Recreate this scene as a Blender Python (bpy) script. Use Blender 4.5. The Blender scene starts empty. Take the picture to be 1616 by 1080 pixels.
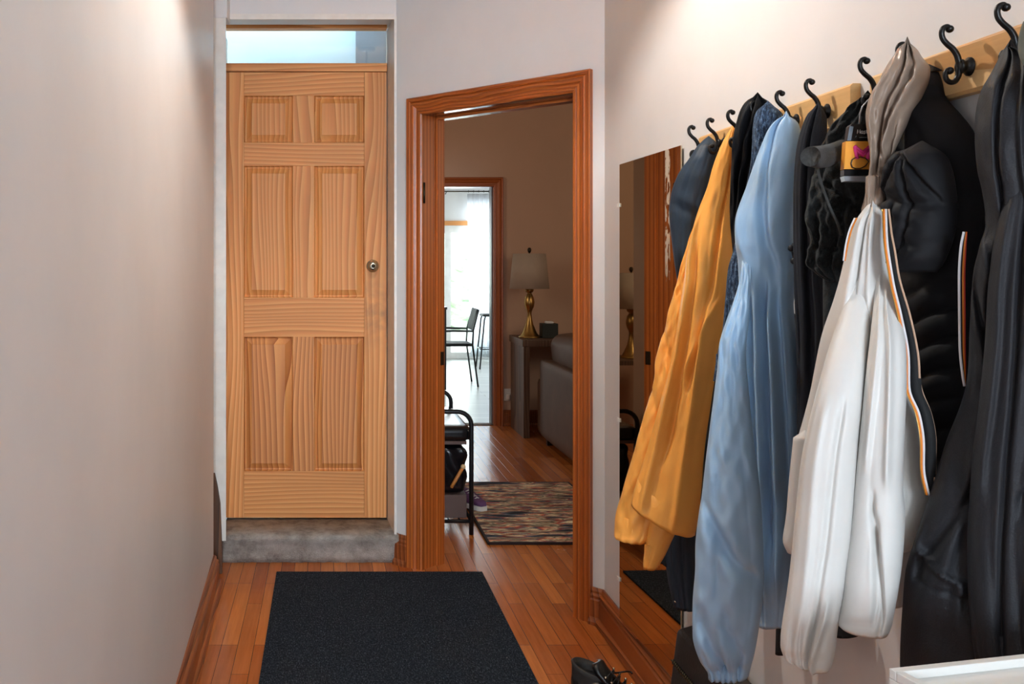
import bpy, bmesh, math, random
import numpy as np
from mathutils import Vector, Matrix
random.seed(7)
SC = bpy.context.scene
COL = SC.collection
PI = math.pi

# ---------------------------------------------------------------- camera
H = 1.34
F = 1450.0
cam_d = bpy.data.cameras.new('camera')
cam = bpy.data.objects.new('camera', cam_d)
COL.objects.link(cam)
cam.location = (0, 0, H)
cam.rotation_euler = (PI / 2, 0, 0)
cam_d.sensor_width = 36
cam_d.lens = F / 1616 * 36
cam_d.shift_x = (808 - 515) / 1616
cam_d.shift_y = -(540 - 415) / 1616
cam_d.clip_start = 0.02
SC.camera = cam

# ---------------------------------------------------------------- world, view
SC.view_settings.view_transform = 'Standard'
SC.view_settings.look = 'None'
SC.view_settings.gamma = 1
SC.view_settings.exposure = 0.85
world = bpy.data.worlds.new('world')
SC.world = world
world.use_nodes = True
_bg = world.node_tree.nodes['Background']
_bg.inputs[0].default_value = (0.86, 0.97, 1.0, 1)
_bg.inputs[1].default_value = 5.0


def area(name, loc, rot, sx, sy, power, color):
    l = bpy.data.lights.new(name, 'AREA')
    l.shape = 'RECTANGLE'; l.size = sx; l.size_y = sy; l.energy = power; l.color = color
    o = bpy.data.objects.new(name, l)
    o.location = loc; o.rotation_euler = rot
    COL.objects.link(o)
    return o


def aim(o, target):
    d = Vector(target) - o.location
    o.rotation_euler = d.to_track_quat('-Z', 'Y').to_euler()


# daylight through the glass of the entry door behind the camera
_a = area('entry_daylight', (0.25, -4.62, 1.75), (0, 0, 0), 1.0, 1.35, 125, (0.72, 0.85, 1.0)); aim(_a, (0.25, 3, 1.45))
# daylight through the kitchen's glass door
_a = area('kitchen_daylight', (1.6, 12.70, 1.2), (0, 0, 0), 1.8, 1.9, 34, (0.90, 0.97, 1.0)); aim(_a, (1.6, 5, 0.9))
_a = area('kitchen_side_fill', (3.0, 10.4, 1.5), (0, 0, 0), 1.6, 1.3, 16, (0.92, 0.98, 1.0)); aim(_a, (1.0, 10.4, 1.2))  # added fill to brighten the kitchen; its right wall has no window
# warm fill lights added in the living room; no windows modelled there
_a = area('living_right_fill', (3.4, 3.9, 1.9), (0, 0, 0), 0.9, 0.9, 7, (1.0, 0.84, 0.66)); aim(_a, (1.2, 7.4, 1.1))
_a = area('living_left_fill', (-1.3, 5.7, 2.0), (0, 0, 0), 0.9, 0.9, 9, (1.0, 0.88, 0.74)); aim(_a, (1.2, 7.5, 1.9))  # added so the back wall is brighter towards its left end
# daylight in the room behind the transom
_a = area('transom_daylight', (-0.1, 4.46, 2.80), (0, 0, 0), 0.9, 0.08, 5.0, (0.8, 0.93, 1.0)); aim(_a, (-0.1, 4.52, 1.5))
# bulb of the hall pendant
_l = bpy.data.lights.new('pendant_bulb', 'POINT'); _l.energy = 30; _l.color = (1.0, 0.97, 0.92); _l.shadow_soft_size = 0.022
PEND = (0.28, 2.30, 2.60)
_o = bpy.data.objects.new('pendant_bulb', _l); _o.location = PEND; COL.objects.link(_o)

# ================================================================ materials
MATS = {}


def newmat(name):
    m = bpy.data.materials.new(name); m.use_nodes = True
    nt = m.node_tree; b = nt.nodes['Principled BSDF']
    MATS[name] = m
    return m, nt, b


def L(nt, a, ao, b, bi):
    nt.links.new(a.outputs[ao], b.inputs[bi])


def node(nt, t, **kw):
    n = nt.nodes.new(t)
    for k, v in kw.items():
        if k in n.inputs: n.inputs[k].default_value = v
        else: setattr(n, k, v)
    return n


def ramp(nt, stops):
    r = nt.nodes.new('ShaderNodeValToRGB')
    el = r.color_ramp.elements
    while len(el) < len(stops): el.new(0.5)
    for e, (p, c) in zip(el, stops):
        e.position = p; e.color = (*c, 1) if len(c) == 3 else c
    return r


def srgb(r, g, b):
    f = lambda c: (c / 255 / 12.92) if c / 255 <= 0.04045 else ((c / 255 + 0.055) / 1.055) ** 2.4
    return (f(r), f(g), f(b))


def coords(nt, scale=(1, 1, 1), rand=False, rot=(0, 0, 0)):
    tc = nt.nodes.new('ShaderNodeTexCoord')
    mp = nt.nodes.new('ShaderNodeMapping')
    mp.inputs['Scale'].default_value = scale
    mp.inputs['Rotation'].default_value = rot
    if rand:
        oi = nt.nodes.new('ShaderNodeObjectInfo')
        mu = node(nt, 'ShaderNodeVectorMath', operation='MULTIPLY')
        cb = nt.nodes.new('ShaderNodeCombineXYZ')
        for i in range(3): nt.links.new(oi.outputs['Random'], cb.inputs[i])
        L(nt, cb, 0, mu, 0); mu.inputs[1].default_value = (3.1, 5.3, 7.7)
        ad = node(nt, 'ShaderNodeVectorMath', operation='ADD')
        L(nt, tc, 'Object', ad, 0); L(nt, mu, 0, ad, 1); L(nt, ad, 0, mp, 0)
    else:
        L(nt, tc, 'Object', mp, 0)
    return mp


def bump(nt, b, src, out, strength, dist):
    n = node(nt, 'ShaderNodeBump', Strength=strength, Distance=dist)
    nt.links.new(src.outputs[out], n.inputs['Height'])
    nt.links.new(n.outputs[0], b.inputs['Normal'])
    return n


def plain(name, col, rough=0.5, metal=0.0, var=0.08, scale=8.0, bmp=0.0, bscale=60.0, sheen=0.0, spec=0.5, coat=0.0):
    m, nt, b = newmat(name)
    mp = coords(nt)
    nz = node(nt, 'ShaderNodeTexNoise', Scale=scale, Detail=4.0); L(nt, mp, 0, nz, 0)
    lo = tuple(c * (1 - var) for c in col); hi = tuple(min(1, c * (1 + var)) for c in col)
    r = ramp(nt, [(0.3, lo), (0.7, hi)]); L(nt, nz, 'Fac', r, 0)
    L(nt, r, 0, b, 'Base Color')
    b.inputs['Roughness'].default_value = rough
    b.inputs['Metallic'].default_value = metal
    b.inputs['Specular IOR Level'].default_value = spec
    if sheen: b.inputs['Sheen Weight'].default_value = sheen
    if coat: b.inputs['Coat Weight'].default_value = coat
    if bmp:
        n2 = node(nt, 'ShaderNodeTexNoise', Scale=bscale, Detail=5.0); L(nt, mp, 0, n2, 0)
        bump(nt, b, n2, 'Fac', bmp, 0.004)
    return m


def wood(name, dark, mid, light, axis, ring=9.0, rough=0.35, fine=1.0, stretch=0.09, coat=0.0, dist=4.0, stain=None):
    """plain-sawn grain running along the axis: thin growth lines bent into long cathedrals"""
    m, nt, b = newmat(name)
    ai = 'XYZ'.index(axis)
    sc = [1, 1, 1]; sc[ai] = stretch
    mp = coords(nt, tuple(sc), rand=True)
    wn = node(nt, 'ShaderNodeTexNoise', Scale=5.5, Detail=1.0, Roughness=0.4); L(nt, mp, 0, wn, 0)
    ws = node(nt, 'ShaderNodeVectorMath', operation='MULTIPLY_ADD'); L(nt, wn, 'Color', ws, 0)
    amp_ = 0.045 * dist; ws.inputs[1].default_value = (amp_, amp_, amp_); L(nt, mp, 0, ws, 2)
    wv = node(nt, 'ShaderNodeTexWave', wave_type='BANDS', bands_direction='X' if axis != 'X' else 'Z', wave_profile='SAW')
    wv.inputs['Scale'].default_value = ring; wv.inputs['Distortion'].default_value = 0.6
    wv.inputs['Detail'].default_value = 1.0; wv.inputs['Detail Scale'].default_value = 0.6; wv.inputs['Detail Roughness'].default_value = 0.45
    L(nt, ws, 0, wv, 0)
    r = ramp(nt, [(0.0, light), (0.55, mid), (0.86, tuple((a + c) / 2 for a, c in zip(mid, dark))), (0.97, dark)]); L(nt, wv, 'Fac', r, 0)
    f2 = node(nt, 'ShaderNodeTexNoise', Scale=70.0 * fine, Detail=4.0, Roughness=0.7)
    sc2 = [1, 1, 1]; sc2[ai] = 0.03
    mp2 = coords(nt, tuple(sc2), rand=True); L(nt, mp2, 0, f2, 0)
    big = node(nt, 'ShaderNodeTexNoise', Scale=4.0, Detail=1.0); L(nt, mp, 0, big, 0)
    rb = ramp(nt, [(0.3, (0.88, 0.84, 0.78)), (0.7, (1.08, 1.08, 1.06))]); L(nt, big, 'Fac', rb, 0)
    mx = node(nt, 'ShaderNodeMix', data_type='RGBA', blend_type='MULTIPLY'); mx.inputs[0].default_value = 1
    L(nt, r, 0, mx, 6); L(nt, rb, 0, mx, 7)
    rf = ramp(nt, [(0.35, (0.82, 0.79, 0.74)), (0.6, (1, 1, 1))]); L(nt, f2, 'Fac', rf, 0)
    m2 = node(nt, 'ShaderNodeMix', data_type='RGBA', blend_type='MULTIPLY'); m2.inputs[0].default_value = 0.5
    L(nt, mx, 2, m2, 6); L(nt, rf, 0, m2, 7)
    last = m2
    if stain:
        z0, z1, amt = stain      # grime patch with a shape of its own
        tc = nt.nodes.new('ShaderNodeTexCoord'); sx = nt.nodes.new('ShaderNodeSeparateXYZ'); L(nt, tc, 'Object', sx, 0)
        mr = node(nt, 'ShaderNodeMapRange', interpolation_type='SMOOTHSTEP'); L(nt, sx, 2, mr, 0)
        mr.inputs[1].default_value = z0; mr.inputs[2].default_value = (z0 + z1) / 2
        mr2 = node(nt, 'ShaderNodeMapRange', interpolation_type='SMOOTHSTEP'); L(nt, sx, 2, mr2, 0)
        mr2.inputs[1].default_value = z1; mr2.inputs[2].default_value = (z0 + z1) / 2
        mm = node(nt, 'ShaderNodeMath', operation='MULTIPLY'); L(nt, mr, 0, mm, 0); L(nt, mr2, 0, mm, 1)
        sn = node(nt, 'ShaderNodeTexNoise', Scale=14.0, Detail=5.0)
        rs = ramp(nt, [(0.35, (0, 0, 0)), (0.65, (1, 1, 1))]); L(nt, tc, 'Object', sn, 0); L(nt, sn, 'Fac', rs, 0)
        m5 = node(nt, 'ShaderNodeMath', operation='MULTIPLY'); L(nt, mm, 0, m5, 0); L(nt, rs, 0, m5, 1)
        m6 = node(nt, 'ShaderNodeMath', operation='MULTIPLY'); L(nt, m5, 0, m6, 0); m6.inputs[1].default_value = amt
        m7 = node(nt, 'ShaderNodeMix', data_type='RGBA'); L(nt, m6, 0, m7, 0); L(nt, last, 2, m7, 6)
        m7.inputs[7].default_value = (0.10, 0.075, 0.055, 1); last = m7
    L(nt, last, 2, b, 'Base Color')
    b.inputs['Roughness'].default_value = rough
    if coat:
        b.inputs['Coat Weight'].default_value = coat; b.inputs['Coat Roughness'].default_value = 0.12
    bump(nt, b, f2, 'Fac', 0.08, 0.002)
    return m


def wallpaint(name, col, rough=0.55, var=0.05, spec=0.35):
    m, nt, b = newmat(name)
    mp = coords(nt)
    nz = node(nt, 'ShaderNodeTexNoise', Scale=1.6, Detail=5.0, Roughness=0.6); L(nt, mp, 0, nz, 0)
    r = ramp(nt, [(0.3, tuple(c * (1 - var) for c in col)), (0.7, tuple(min(1, c * (1 + var)) for c in col))])
    L(nt, nz, 'Fac', r, 0); L(nt, r, 0, b, 'Base Color')
    n2 = node(nt, 'ShaderNodeTexNoise', Scale=5.0, Detail=8.0, Roughness=0.62); L(nt, mp, 0, n2, 0)
    bump(nt, b, n2, 'Fac', 0.18, 0.006)
    b.inputs['Roughness'].default_value = rough
    b.inputs['Specular IOR Level'].default_value = spec
    return m


WALL = wallpaint('painted_plaster', srgb(222, 221, 220), 0.42)
WALL_FAR = wallpaint('trim_paint', srgb(232, 228, 222), 0.4)
LIV = wallpaint('living_plaster', srgb(200, 166, 140), 0.6)
KIT = wallpaint('kitchen_plaster', srgb(225, 226, 225), 0.6)
CEIL = wallpaint('ceiling_paint', srgb(236, 232, 226), 0.7)
BLUE_ROOM = wallpaint('blue_plaster', srgb(196, 214, 224), 0.6)
WHITE_TRIM = plain('chipped_white_paint', srgb(228, 224, 216), 0.4, var=0.06, scale=20, bmp=0.15, bscale=30)

PD, PM, PL = srgb(196, 124, 60), srgb(224, 150, 84), srgb(238, 178, 112)
PINE_V = wood('pine_upright', PD, PM, PL, 'Z', 13, 0.55, stretch=0.14)
PINE_H = wood('pine_level', PD, PM, PL, 'X', 13, 0.55, stretch=0.14)
PINE_S = wood('pine_stained', PD, PM, PL, 'Z', 13, 0.55, stretch=0.14, stain=(0.75, 1.2, 0.55))
PINE_D = wood('pine_darker', srgb(164, 92, 42), srgb(206, 134, 72), srgb(230, 164, 98), 'Z', 13, 0.55, stretch=0.14)
OD, OM, OL = srgb(126, 58, 20), srgb(174, 91, 36), srgb(196, 112, 50)
TRIM_V = wood('varnished_fir', OD, OM, OL, 'Z', 22, 0.36, coat=0.1, stretch=0.02, dist=1)
TRIM_H = wood('varnished_fir_level', OD, OM, OL, 'X', 22, 0.36, coat=0.1, stretch=0.02, dist=1)
BASE_W = wood('baseboard_wood', srgb(92, 44, 22), srgb(146, 78, 40), srgb(172, 100, 56), 'Y', 20, 0.34, coat=0.15, stretch=0.02, dist=0.6)
MAPLE = wood('rack_wood', srgb(206, 158, 98), srgb(224, 182, 124), srgb(234, 198, 144), 'Y', 6, 0.45, dist=1)
DARKWD = wood('dark_worn_wood', srgb(60, 42, 32), srgb(96, 66, 48), srgb(120, 86, 62), 'Z', 7, 0.7)
CONSOLE = wood('grey_brown_wood', srgb(62, 44, 34), srgb(100, 76, 60), srgb(122, 98, 78), 'Z', 18, 0.5)


def floor_mat():
    m, nt, b = newmat('strip_hardwood')
    tc = nt.nodes.new('ShaderNodeTexCoord'); sp = nt.nodes.new('ShaderNodeSeparateXYZ'); L(nt, tc, 'Object', sp, 0)
    cb = nt.nodes.new('ShaderNodeCombineXYZ'); L(nt, sp, 1, cb, 0); L(nt, sp, 0, cb, 1)
    br = nt.nodes.new('ShaderNodeTexBrick')
    br.offset = 0.37; br.offset_frequency = 3; br.squash = 1
    L(nt, cb, 0, br, 'Vector')
    br.inputs['Scale'].default_value = 1.0
    br.inputs['Brick Width'].default_value = 0.62
    br.inputs['Row Height'].default_value = 0.057
    br.inputs['Mortar Size'].default_value = 0.0011
    br.inputs['Mortar Smooth'].default_value = 0.2
    br.inputs['Bias'].default_value = 0.0
    br.inputs['Color1'].default_value = (*srgb(172, 90, 40), 1)
    br.inputs['Color2'].default_value = (*srgb(222, 136, 66), 1)
    br.inputs['Mortar'].default_value = (*srgb(70, 32, 14), 1)
    mp = node(nt, 'ShaderNodeMapping'); L(nt, tc, 'Object', mp, 0); mp.inputs['Scale'].default_value = (1, 0.05, 1)
    g = node(nt, 'ShaderNodeTexNoise', Scale=60.0, Detail=5.0, Roughness=0.65); L(nt, mp, 0, g, 0)
    rg = ramp(nt, [(0.3, (0.72, 0.68, 0.62)), (0.65, (1.08, 1.06, 1.04))]); L(nt, g, 'Fac', rg, 0)
    mx = node(nt, 'ShaderNodeMix', data_type='RGBA', blend_type='MULTIPLY'); mx.inputs[0].default_value = 0.8
    L(nt, br, 0, mx, 6); L(nt, rg, 0, mx, 7)
    w = node(nt, 'ShaderNodeTexNoise', Scale=2.3, Detail=6.0, Roughness=0.7); L(nt, tc, 'Object', w, 0)
    rw = ramp(nt, [(0.36, (0, 0, 0)), (0.78, (1, 1, 1))]); L(nt, w, 'Fac', rw, 0)
    mw = node(nt, 'ShaderNodeMath', operation='MULTIPLY'); L(nt, rw, 0, mw, 0); mw.inputs[1].default_value = 0.35
    m2 = node(nt, 'ShaderNodeMix', data_type='RGBA'); L(nt, mw, 0, m2, 0); L(nt, mx, 2, m2, 6)
    m2.inputs[7].default_value = (*srgb(176, 116, 72), 1)
    L(nt, m2, 2, b, 'Base Color')
    rr = ramp(nt, [(0.3, (0.15,) * 3), (0.75, (0.30,) * 3)]); L(nt, w, 'Fac', rr, 0); L(nt, rr, 0, b, 'Roughness')
    ad = node(nt, 'ShaderNodeMath', operation='MULTIPLY_ADD'); L(nt, br, 'Fac', ad, 0); ad.inputs[1].default_value = -0.6; L(nt, g, 'Fac', ad, 2)
    bump(nt, b, ad, 0, 0.22, 0.0016)
    return m


FLOOR = floor_mat()


def tile_floor():
    m, nt, b = newmat('pale_kitchen_floor')
    tc = nt.nodes.new('ShaderNodeTexCoord')
    br = nt.nodes.new('ShaderNodeTexBrick'); br.offset = 0.4
    L(nt, tc, 'Object', br, 'Vector'); br.inputs['Scale'].default_value = 1
    br.inputs['Brick Width'].default_value = 0.9; br.inputs['Row Height'].default_value = 0.12
    br.inputs['Mortar Size'].default_value = 0.004
    br.inputs['Color1'].default_value = (*srgb(150, 152, 148), 1); br.inputs['Color2'].default_value = (*srgb(168, 168, 162), 1)
    br.inputs['Mortar'].default_value = (*srgb(110, 108, 100), 1)
    L(nt, br, 0, b, 'Base Color'); b.inputs['Roughness'].default_value = 0.3
    return m


KFLOOR = tile_floor()


def fabric(name, col, rough=0.6, var=0.08, weave=0.0, sheen=0.0, crinkle=0.3, cscale=9.0, spec=0.4, trans=0.0, shine_n=None):
    m, nt, b = newmat(name)
    mp = coords(nt)
    nz = node(nt, 'ShaderNodeTexNoise', Scale=14.0, Detail=4.0); L(nt, mp, 0, nz, 0)
    r = ramp(nt, [(0.3, tuple(c * (1 - var) for c in col)), (0.7, tuple(min(1, c * (1 + var)) for c in col))])
    L(nt, nz, 'Fac', r, 0); L(nt, r, 0, b, 'Base Color')
    b.inputs['Roughness'].default_value = rough
    b.inputs['Specular IOR Level'].default_value = spec
    if sheen:
        b.inputs['Sheen Weight'].default_value = sheen; b.inputs['Sheen Roughness'].default_value = 0.5
    mc = node(nt, 'ShaderNodeMapping'); tc = nt.nodes.new('ShaderNodeTexCoord'); L(nt, tc, 'Object', mc, 0)
    mc.inputs['Scale'].default_value = (1, 1, 0.45)
    wn = node(nt, 'ShaderNodeTexNoise', Scale=3.0, Detail=2.0); L(nt, mc, 0, wn, 0)
    vm = node(nt, 'ShaderNodeMix', data_type='VECTOR'); vm.inputs[0].default_value = 0.25
    L(nt, mc, 0, vm, 4); L(nt, wn, 'Color', vm, 5)
    cr = node(nt, 'ShaderNodeTexVoronoi', Scale=cscale); cr.feature = 'SMOOTH_F1'
    cr.inputs['Smoothness'].default_value = 0.6
    L(nt, vm, 1, cr, 0)
    b1 = node(nt, 'ShaderNodeBump', Strength=crinkle, Distance=0.03); L(nt, cr, 0, b1, 'Height')
    if weave:
        wv = node(nt, 'ShaderNodeTexNoise', Scale=420.0, Detail=2.0); L(nt, mp, 0, wv, 0)
        b2 = node(nt, 'ShaderNodeBump', Strength=weave, Distance=0.002); L(nt, wv, 'Fac', b2, 'Height'); L(nt, b1, 0, b2, 'Normal')
        L(nt, b2, 0, b, 'Normal')
    else:
        L(nt, b1, 0, b, 'Normal')
    if trans:
        tr = nt.nodes.new('ShaderNodeBsdfTranslucent'); L(nt, r, 0, tr, 0)
        ms = nt.nodes.new('ShaderNodeMixShader'); ms.inputs[0].default_value = trans
        out = [n for n in nt.nodes if n.type == 'OUTPUT_MATERIAL'][0]
        L(nt, b, 0, ms, 1); L(nt, tr, 0, ms, 2); L(nt, ms, 0, out, 0)
    return m


YEL = fabric('yellow_coated_nylon', srgb(255, 180, 84), 0.42, 0.03, crinkle=0.10, cscale=9)
NAVY = fabric('navy_softshell', srgb(36, 52, 68), 0.55, 0.10, weave=0.1, crinkle=0.08)
NAVYB = fabric('near_black_navy', srgb(18, 24, 32), 0.7, 0.10, weave=0.1, crinkle=0.08)
BLK = fabric('black_nylon', srgb(19, 19, 22), 0.66, 0.15, crinkle=0.14, cscale=12, spec=0.2)
BLKM = fabric('black_matte', srgb(16, 17, 19), 0.75, 0.15, weave=0.1, crinkle=0.1)
CHAR = fabric('charcoal_cotton', srgb(44, 46, 52), 0.85, 0.10, weave=0.15, crinkle=0.12, spec=0.2)
LBLUE = fabric('light_blue_nylon', srgb(160, 195, 226), 0.45, 0.04, crinkle=0.12, cscale=7)
WHT = fabric('white_nylon', srgb(218, 216, 211), 0.5, 0.03, crinkle=0.08, cscale=8)
TAUPE = fabric('taupe_lining', srgb(150, 130, 114), 0.36, 0.05, crinkle=0.3, cscale=13)
COAT = fabric('charcoal_coat', srgb(31, 31, 35), 0.62, 0.12, weave=0.25, crinkle=0.12, cscale=8, spec=0.3)
GREYF = fabric('grey_fleece', srgb(58, 58, 56), 0.9, 0.12, weave=0.4, sheen=0.05, crinkle=0.1)
SAGE = fabric('sage_cloth', srgb(98, 104, 96), 0.8, 0.1, weave=0.2)
BAGF = fabric('black_leathery', srgb(14, 15, 20), 0.25, 0.1, crinkle=0.25, cscale=8)


def fleece_mat():
    m, nt, b = newmat('black_fleece')
    mp = coords(nt)
    v = node(nt, 'ShaderNodeTexNoise', Scale=46.0, Detail=5.0, Roughness=0.7); L(nt, mp, 0, v, 0)
    r = ramp(nt, [(0.35, srgb(14, 17, 18)), (0.65, srgb(36, 42, 44))]); L(nt, v, 'Fac', r, 0); L(nt, r, 0, b, 'Base Color')
    b.inputs['Roughness'].default_value = 0.95; b.inputs['Sheen Weight'].default_value = 0.05
    bump(nt, b, v, 'Fac', 0.7, 0.008)
    return m


FLEECE = fleece_mat()


def knit_mat():
    m, nt, b = newmat('heather_blue_knit')
    mp = coords(nt, (1, 1, 0.35))
    v = node(nt, 'ShaderNodeTexNoise', Scale=190.0, Detail=3.0, Roughness=0.8); L(nt, mp, 0, v, 0)
    r = ramp(nt, [(0.36, srgb(26, 36, 52)), (0.52, srgb(54, 76, 104)), (0.66, srgb(112, 140, 172))]); L(nt, v, 'Fac', r, 0)
    L(nt, r, 0, b, 'Base Color'); b.inputs['Roughness'].default_value = 0.95
    bump(nt, b, v, 'Fac', 0.6, 0.004)
    return m


KNIT = knit_mat()


def carpet_mat():
    m, nt, b = newmat('grey_carpet')
    mp = coords(nt)
    v = node(nt, 'ShaderNodeTexNoise', Scale=9.0, Detail=8.0, Roughness=0.75); L(nt, mp, 0, v, 0)
    r = ramp(nt, [(0.32, srgb(118, 110, 103)), (0.5, srgb(172, 164, 155)), (0.7, srgb(206, 200, 192))]); L(nt, v, 'Fac', r, 0)
    L(nt, r, 0, b, 'Base Color'); b.inputs['Roughness'].default_value = 1.0
    f = node(nt, 'ShaderNodeTexNoise', Scale=260.0, Detail=3.0); L(nt, mp, 0, f, 0)
    bump(nt, b, f, 'Fac', 0.9, 0.01)
    return m


CARPET = carpet_mat()


def mat_rug():
    m, nt, b = newmat('ribbed_black_mat')
    mp = coords(nt, (1, 1, 1))
    v = node(nt, 'ShaderNodeTexNoise', Scale=240.0, Detail=3.0, Roughness=0.8)
    mp2 = coords(nt, (1, 0.35, 1)); L(nt, mp2, 0, v, 0)
    r = ramp(nt, [(0.36, srgb(20, 25, 31)), (0.55, srgb(42, 50, 60)), (0.72, srgb(96, 106, 118))]); L(nt, v, 'Fac', r, 0)
    sp = node(nt, 'ShaderNodeTexVoronoi', Scale=9.0); L(nt, mp, 0, sp, 0)
    rs = ramp(nt, [(0.0, (1, 1, 1)), (0.035, (0, 0, 0))]); L(nt, sp, 0, rs, 0)
    mx = node(nt, 'ShaderNodeMix', data_type='RGBA'); L(nt, rs, 0, mx, 0); L(nt, r, 0, mx, 6)
    mx.inputs[7].default_value = (*srgb(140, 142, 144), 1)
    L(nt, mx, 2, b, 'Base Color'); b.inputs['Roughness'].default_value = 1.0; b.inputs['Specular IOR Level'].default_value = 0.15
    bump(nt, b, v, 'Fac', 0.9, 0.006)
    return m


MATRUG = mat_rug()


def multi_rug():
    m, nt, b = newmat('multicolour_rug')
    mp = coords(nt, (0.55, 3.0, 1))
    v = node(nt, 'ShaderNodeTexNoise', Scale=5.0, Detail=3.0, Roughness=0.6); L(nt, mp, 0, v, 0)
    v0 = v; v = node(nt, 'ShaderNodeMapRange'); L(nt, v0, 'Fac', v, 0); v.inputs[1].default_value = 0.30; v.inputs[2].default_value = 0.70
    r = ramp(nt, [(0.18, srgb(40, 46, 58)), (0.28, srgb(110, 120, 130)), (0.35, srgb(168, 48, 38)), (0.42, srgb(240, 222, 184)),
                  (0.49, srgb(74, 64, 58)), (0.55, srgb(236, 214, 172)), (0.62, srgb(206, 82, 50)), (0.70, srgb(60, 80, 98)), (0.80, srgb(236, 214, 176))])
    L(nt, v, 0, r, 0)
    f = node(nt, 'ShaderNodeTexNoise', Scale=160.0, Detail=3.0); L(nt, coords(nt), 0, f, 0)
    rf = ramp(nt, [(0.3, (0.65,) * 3), (0.65, (1.1,) * 3)]); L(nt, f, 'Fac', rf, 0)
    mx = node(nt, 'ShaderNodeMix', data_type='RGBA', blend_type='MULTIPLY'); mx.inputs[0].default_value = 1
    L(nt, r, 0, mx, 6); L(nt, rf, 0, mx, 7)
    n3 = node(nt, 'ShaderNodeTexNoise', Scale=9.0, Detail=2.0); L(nt, coords(nt, (0.8, 3.2, 1)), 0, n3, 0)
    r3 = ramp(nt, [(0.40, (0.55,) * 3), (0.56, (1.45,) * 3)]); L(nt, n3, 'Fac', r3, 0)
    mx3 = node(nt, 'ShaderNodeMix', data_type='RGBA', blend_type='MULTIPLY'); mx3.inputs[0].default_value = 1; L(nt, mx, 2, mx3, 6); L(nt, r3, 0, mx3, 7); mx = mx3
    L(nt, mx, 2, b, 'Base Color'); b.inputs['Roughness'].default_value = 0.95
    bump(nt, b, f, 'Fac', 0.7, 0.01)
    return m


MULTI = multi_rug()
IRON = plain('black_iron', srgb(22, 20, 19), 0.35, 0.4, bmp=0.2, bscale=90)
BLKMET = plain('black_enamel', srgb(24, 28, 32), 0.3, 0.2)
BRASS = plain('aged_brass', srgb(178, 144, 84), 0.32, 1.0, var=0.15)
SATIN = plain('satin_nickel', srgb(196, 188, 168), 0.25, 1.0)
DKMET = plain('dark_bronze', srgb(60, 52, 40), 0.4, 0.8)
CREAM = fabric('linen_shade', srgb(206, 190, 170), 0.9, 0.04, weave=0.4, crinkle=0.0, trans=0.25)
LEATHER = plain('grey_brown_leather', srgb(98, 74, 56), 0.5, var=0.12, bmp=0.25, bscale=40)
WHITEP = plain('white_laminate', srgb(224, 222, 216), 0.35, var=0.03)
PLAST_W = plain('white_plastic', srgb(236, 236, 232), 0.4)
BLACKP = plain('black_plastic', srgb(18, 18, 20), 0.3)
GREYP = plain('grey_plastic', srgb(110, 120, 128), 0.35)
SILVP = plain('silver_strip', srgb(168, 170, 174), 0.3, 0.5)
ORANGEP = plain('orange_card', srgb(240, 164, 62), 0.4)
PINKP = plain('pink_print', srgb(232, 64, 150), 0.5)
WHITEPR = plain('white_print', srgb(228, 228, 228), 0.5)
OR_T = plain('orange_tape', srgb(224, 128, 34), 0.6)
RED_T = plain('red_tape', srgb(200, 50, 36), 0.6)
TAN_T = plain('tan_tape', srgb(196, 160, 132), 0.6)
WHT_T = plain('white_tape', srgb(222, 220, 222), 0.6)
LIME = plain('pale_seat_vinyl', srgb(150, 150, 120), 0.3)
GREEN = plain('green_leaf', srgb(50, 96, 44), 0.5, var=0.4)
HEDGE = plain('hedge_leaf', srgb(196, 214, 184), 0.6, var=0.4, scale=4)
PATIO = plain('patio_stone', srgb(176, 176, 168), 0.8, bmp=0.3, bscale=8)
BROWNB = plain('brown_box', srgb(92, 72, 66), 0.6)
OAKH = plain('wooden_handle', srgb(196, 128, 60), 0.4)
BOOTM = plain('black_boot_leather', srgb(20, 20, 22), 0.32, bmp=0.35, bscale=70)
BOOTG = plain('grey_boot_collar', srgb(46, 45, 44), 0.6, bmp=0.3, bscale=90)
PURPLE = plain('purple_mesh', srgb(98, 62, 104), 0.7)


def glass_mat(name, tint, rough=0.0):
    m, nt, b = newmat(name)
    b.inputs['Base Color'].default_value = (*tint, 1)
    b.inputs['Transmission Weight'].default_value = 1.0
    b.inputs['Roughness'].default_value = rough
    b.inputs['IOR'].default_value = 1.45
    return m


def thin_glass(name):
    m, nt, b = newmat(name)
    tr = nt.nodes.new('ShaderNodeBsdfTransparent'); gl = node(nt, 'ShaderNodeBsdfGlossy', Roughness=0.02)
    tr.inputs[0].default_value = (0.93, 0.97, 0.97, 1)
    fr = node(nt, 'ShaderNodeFresnel', IOR=1.45); ms = nt.nodes.new('ShaderNodeMixShader')
    out = [n for n in nt.nodes if n.type == 'OUTPUT_MATERIAL'][0]
    L(nt, fr, 0, ms, 0); L(nt, tr, 0, ms, 1); L(nt, gl, 0, ms, 2); L(nt, ms, 0, out, 0)
    return m


GLASS = thin_glass('window_glass')


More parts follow.
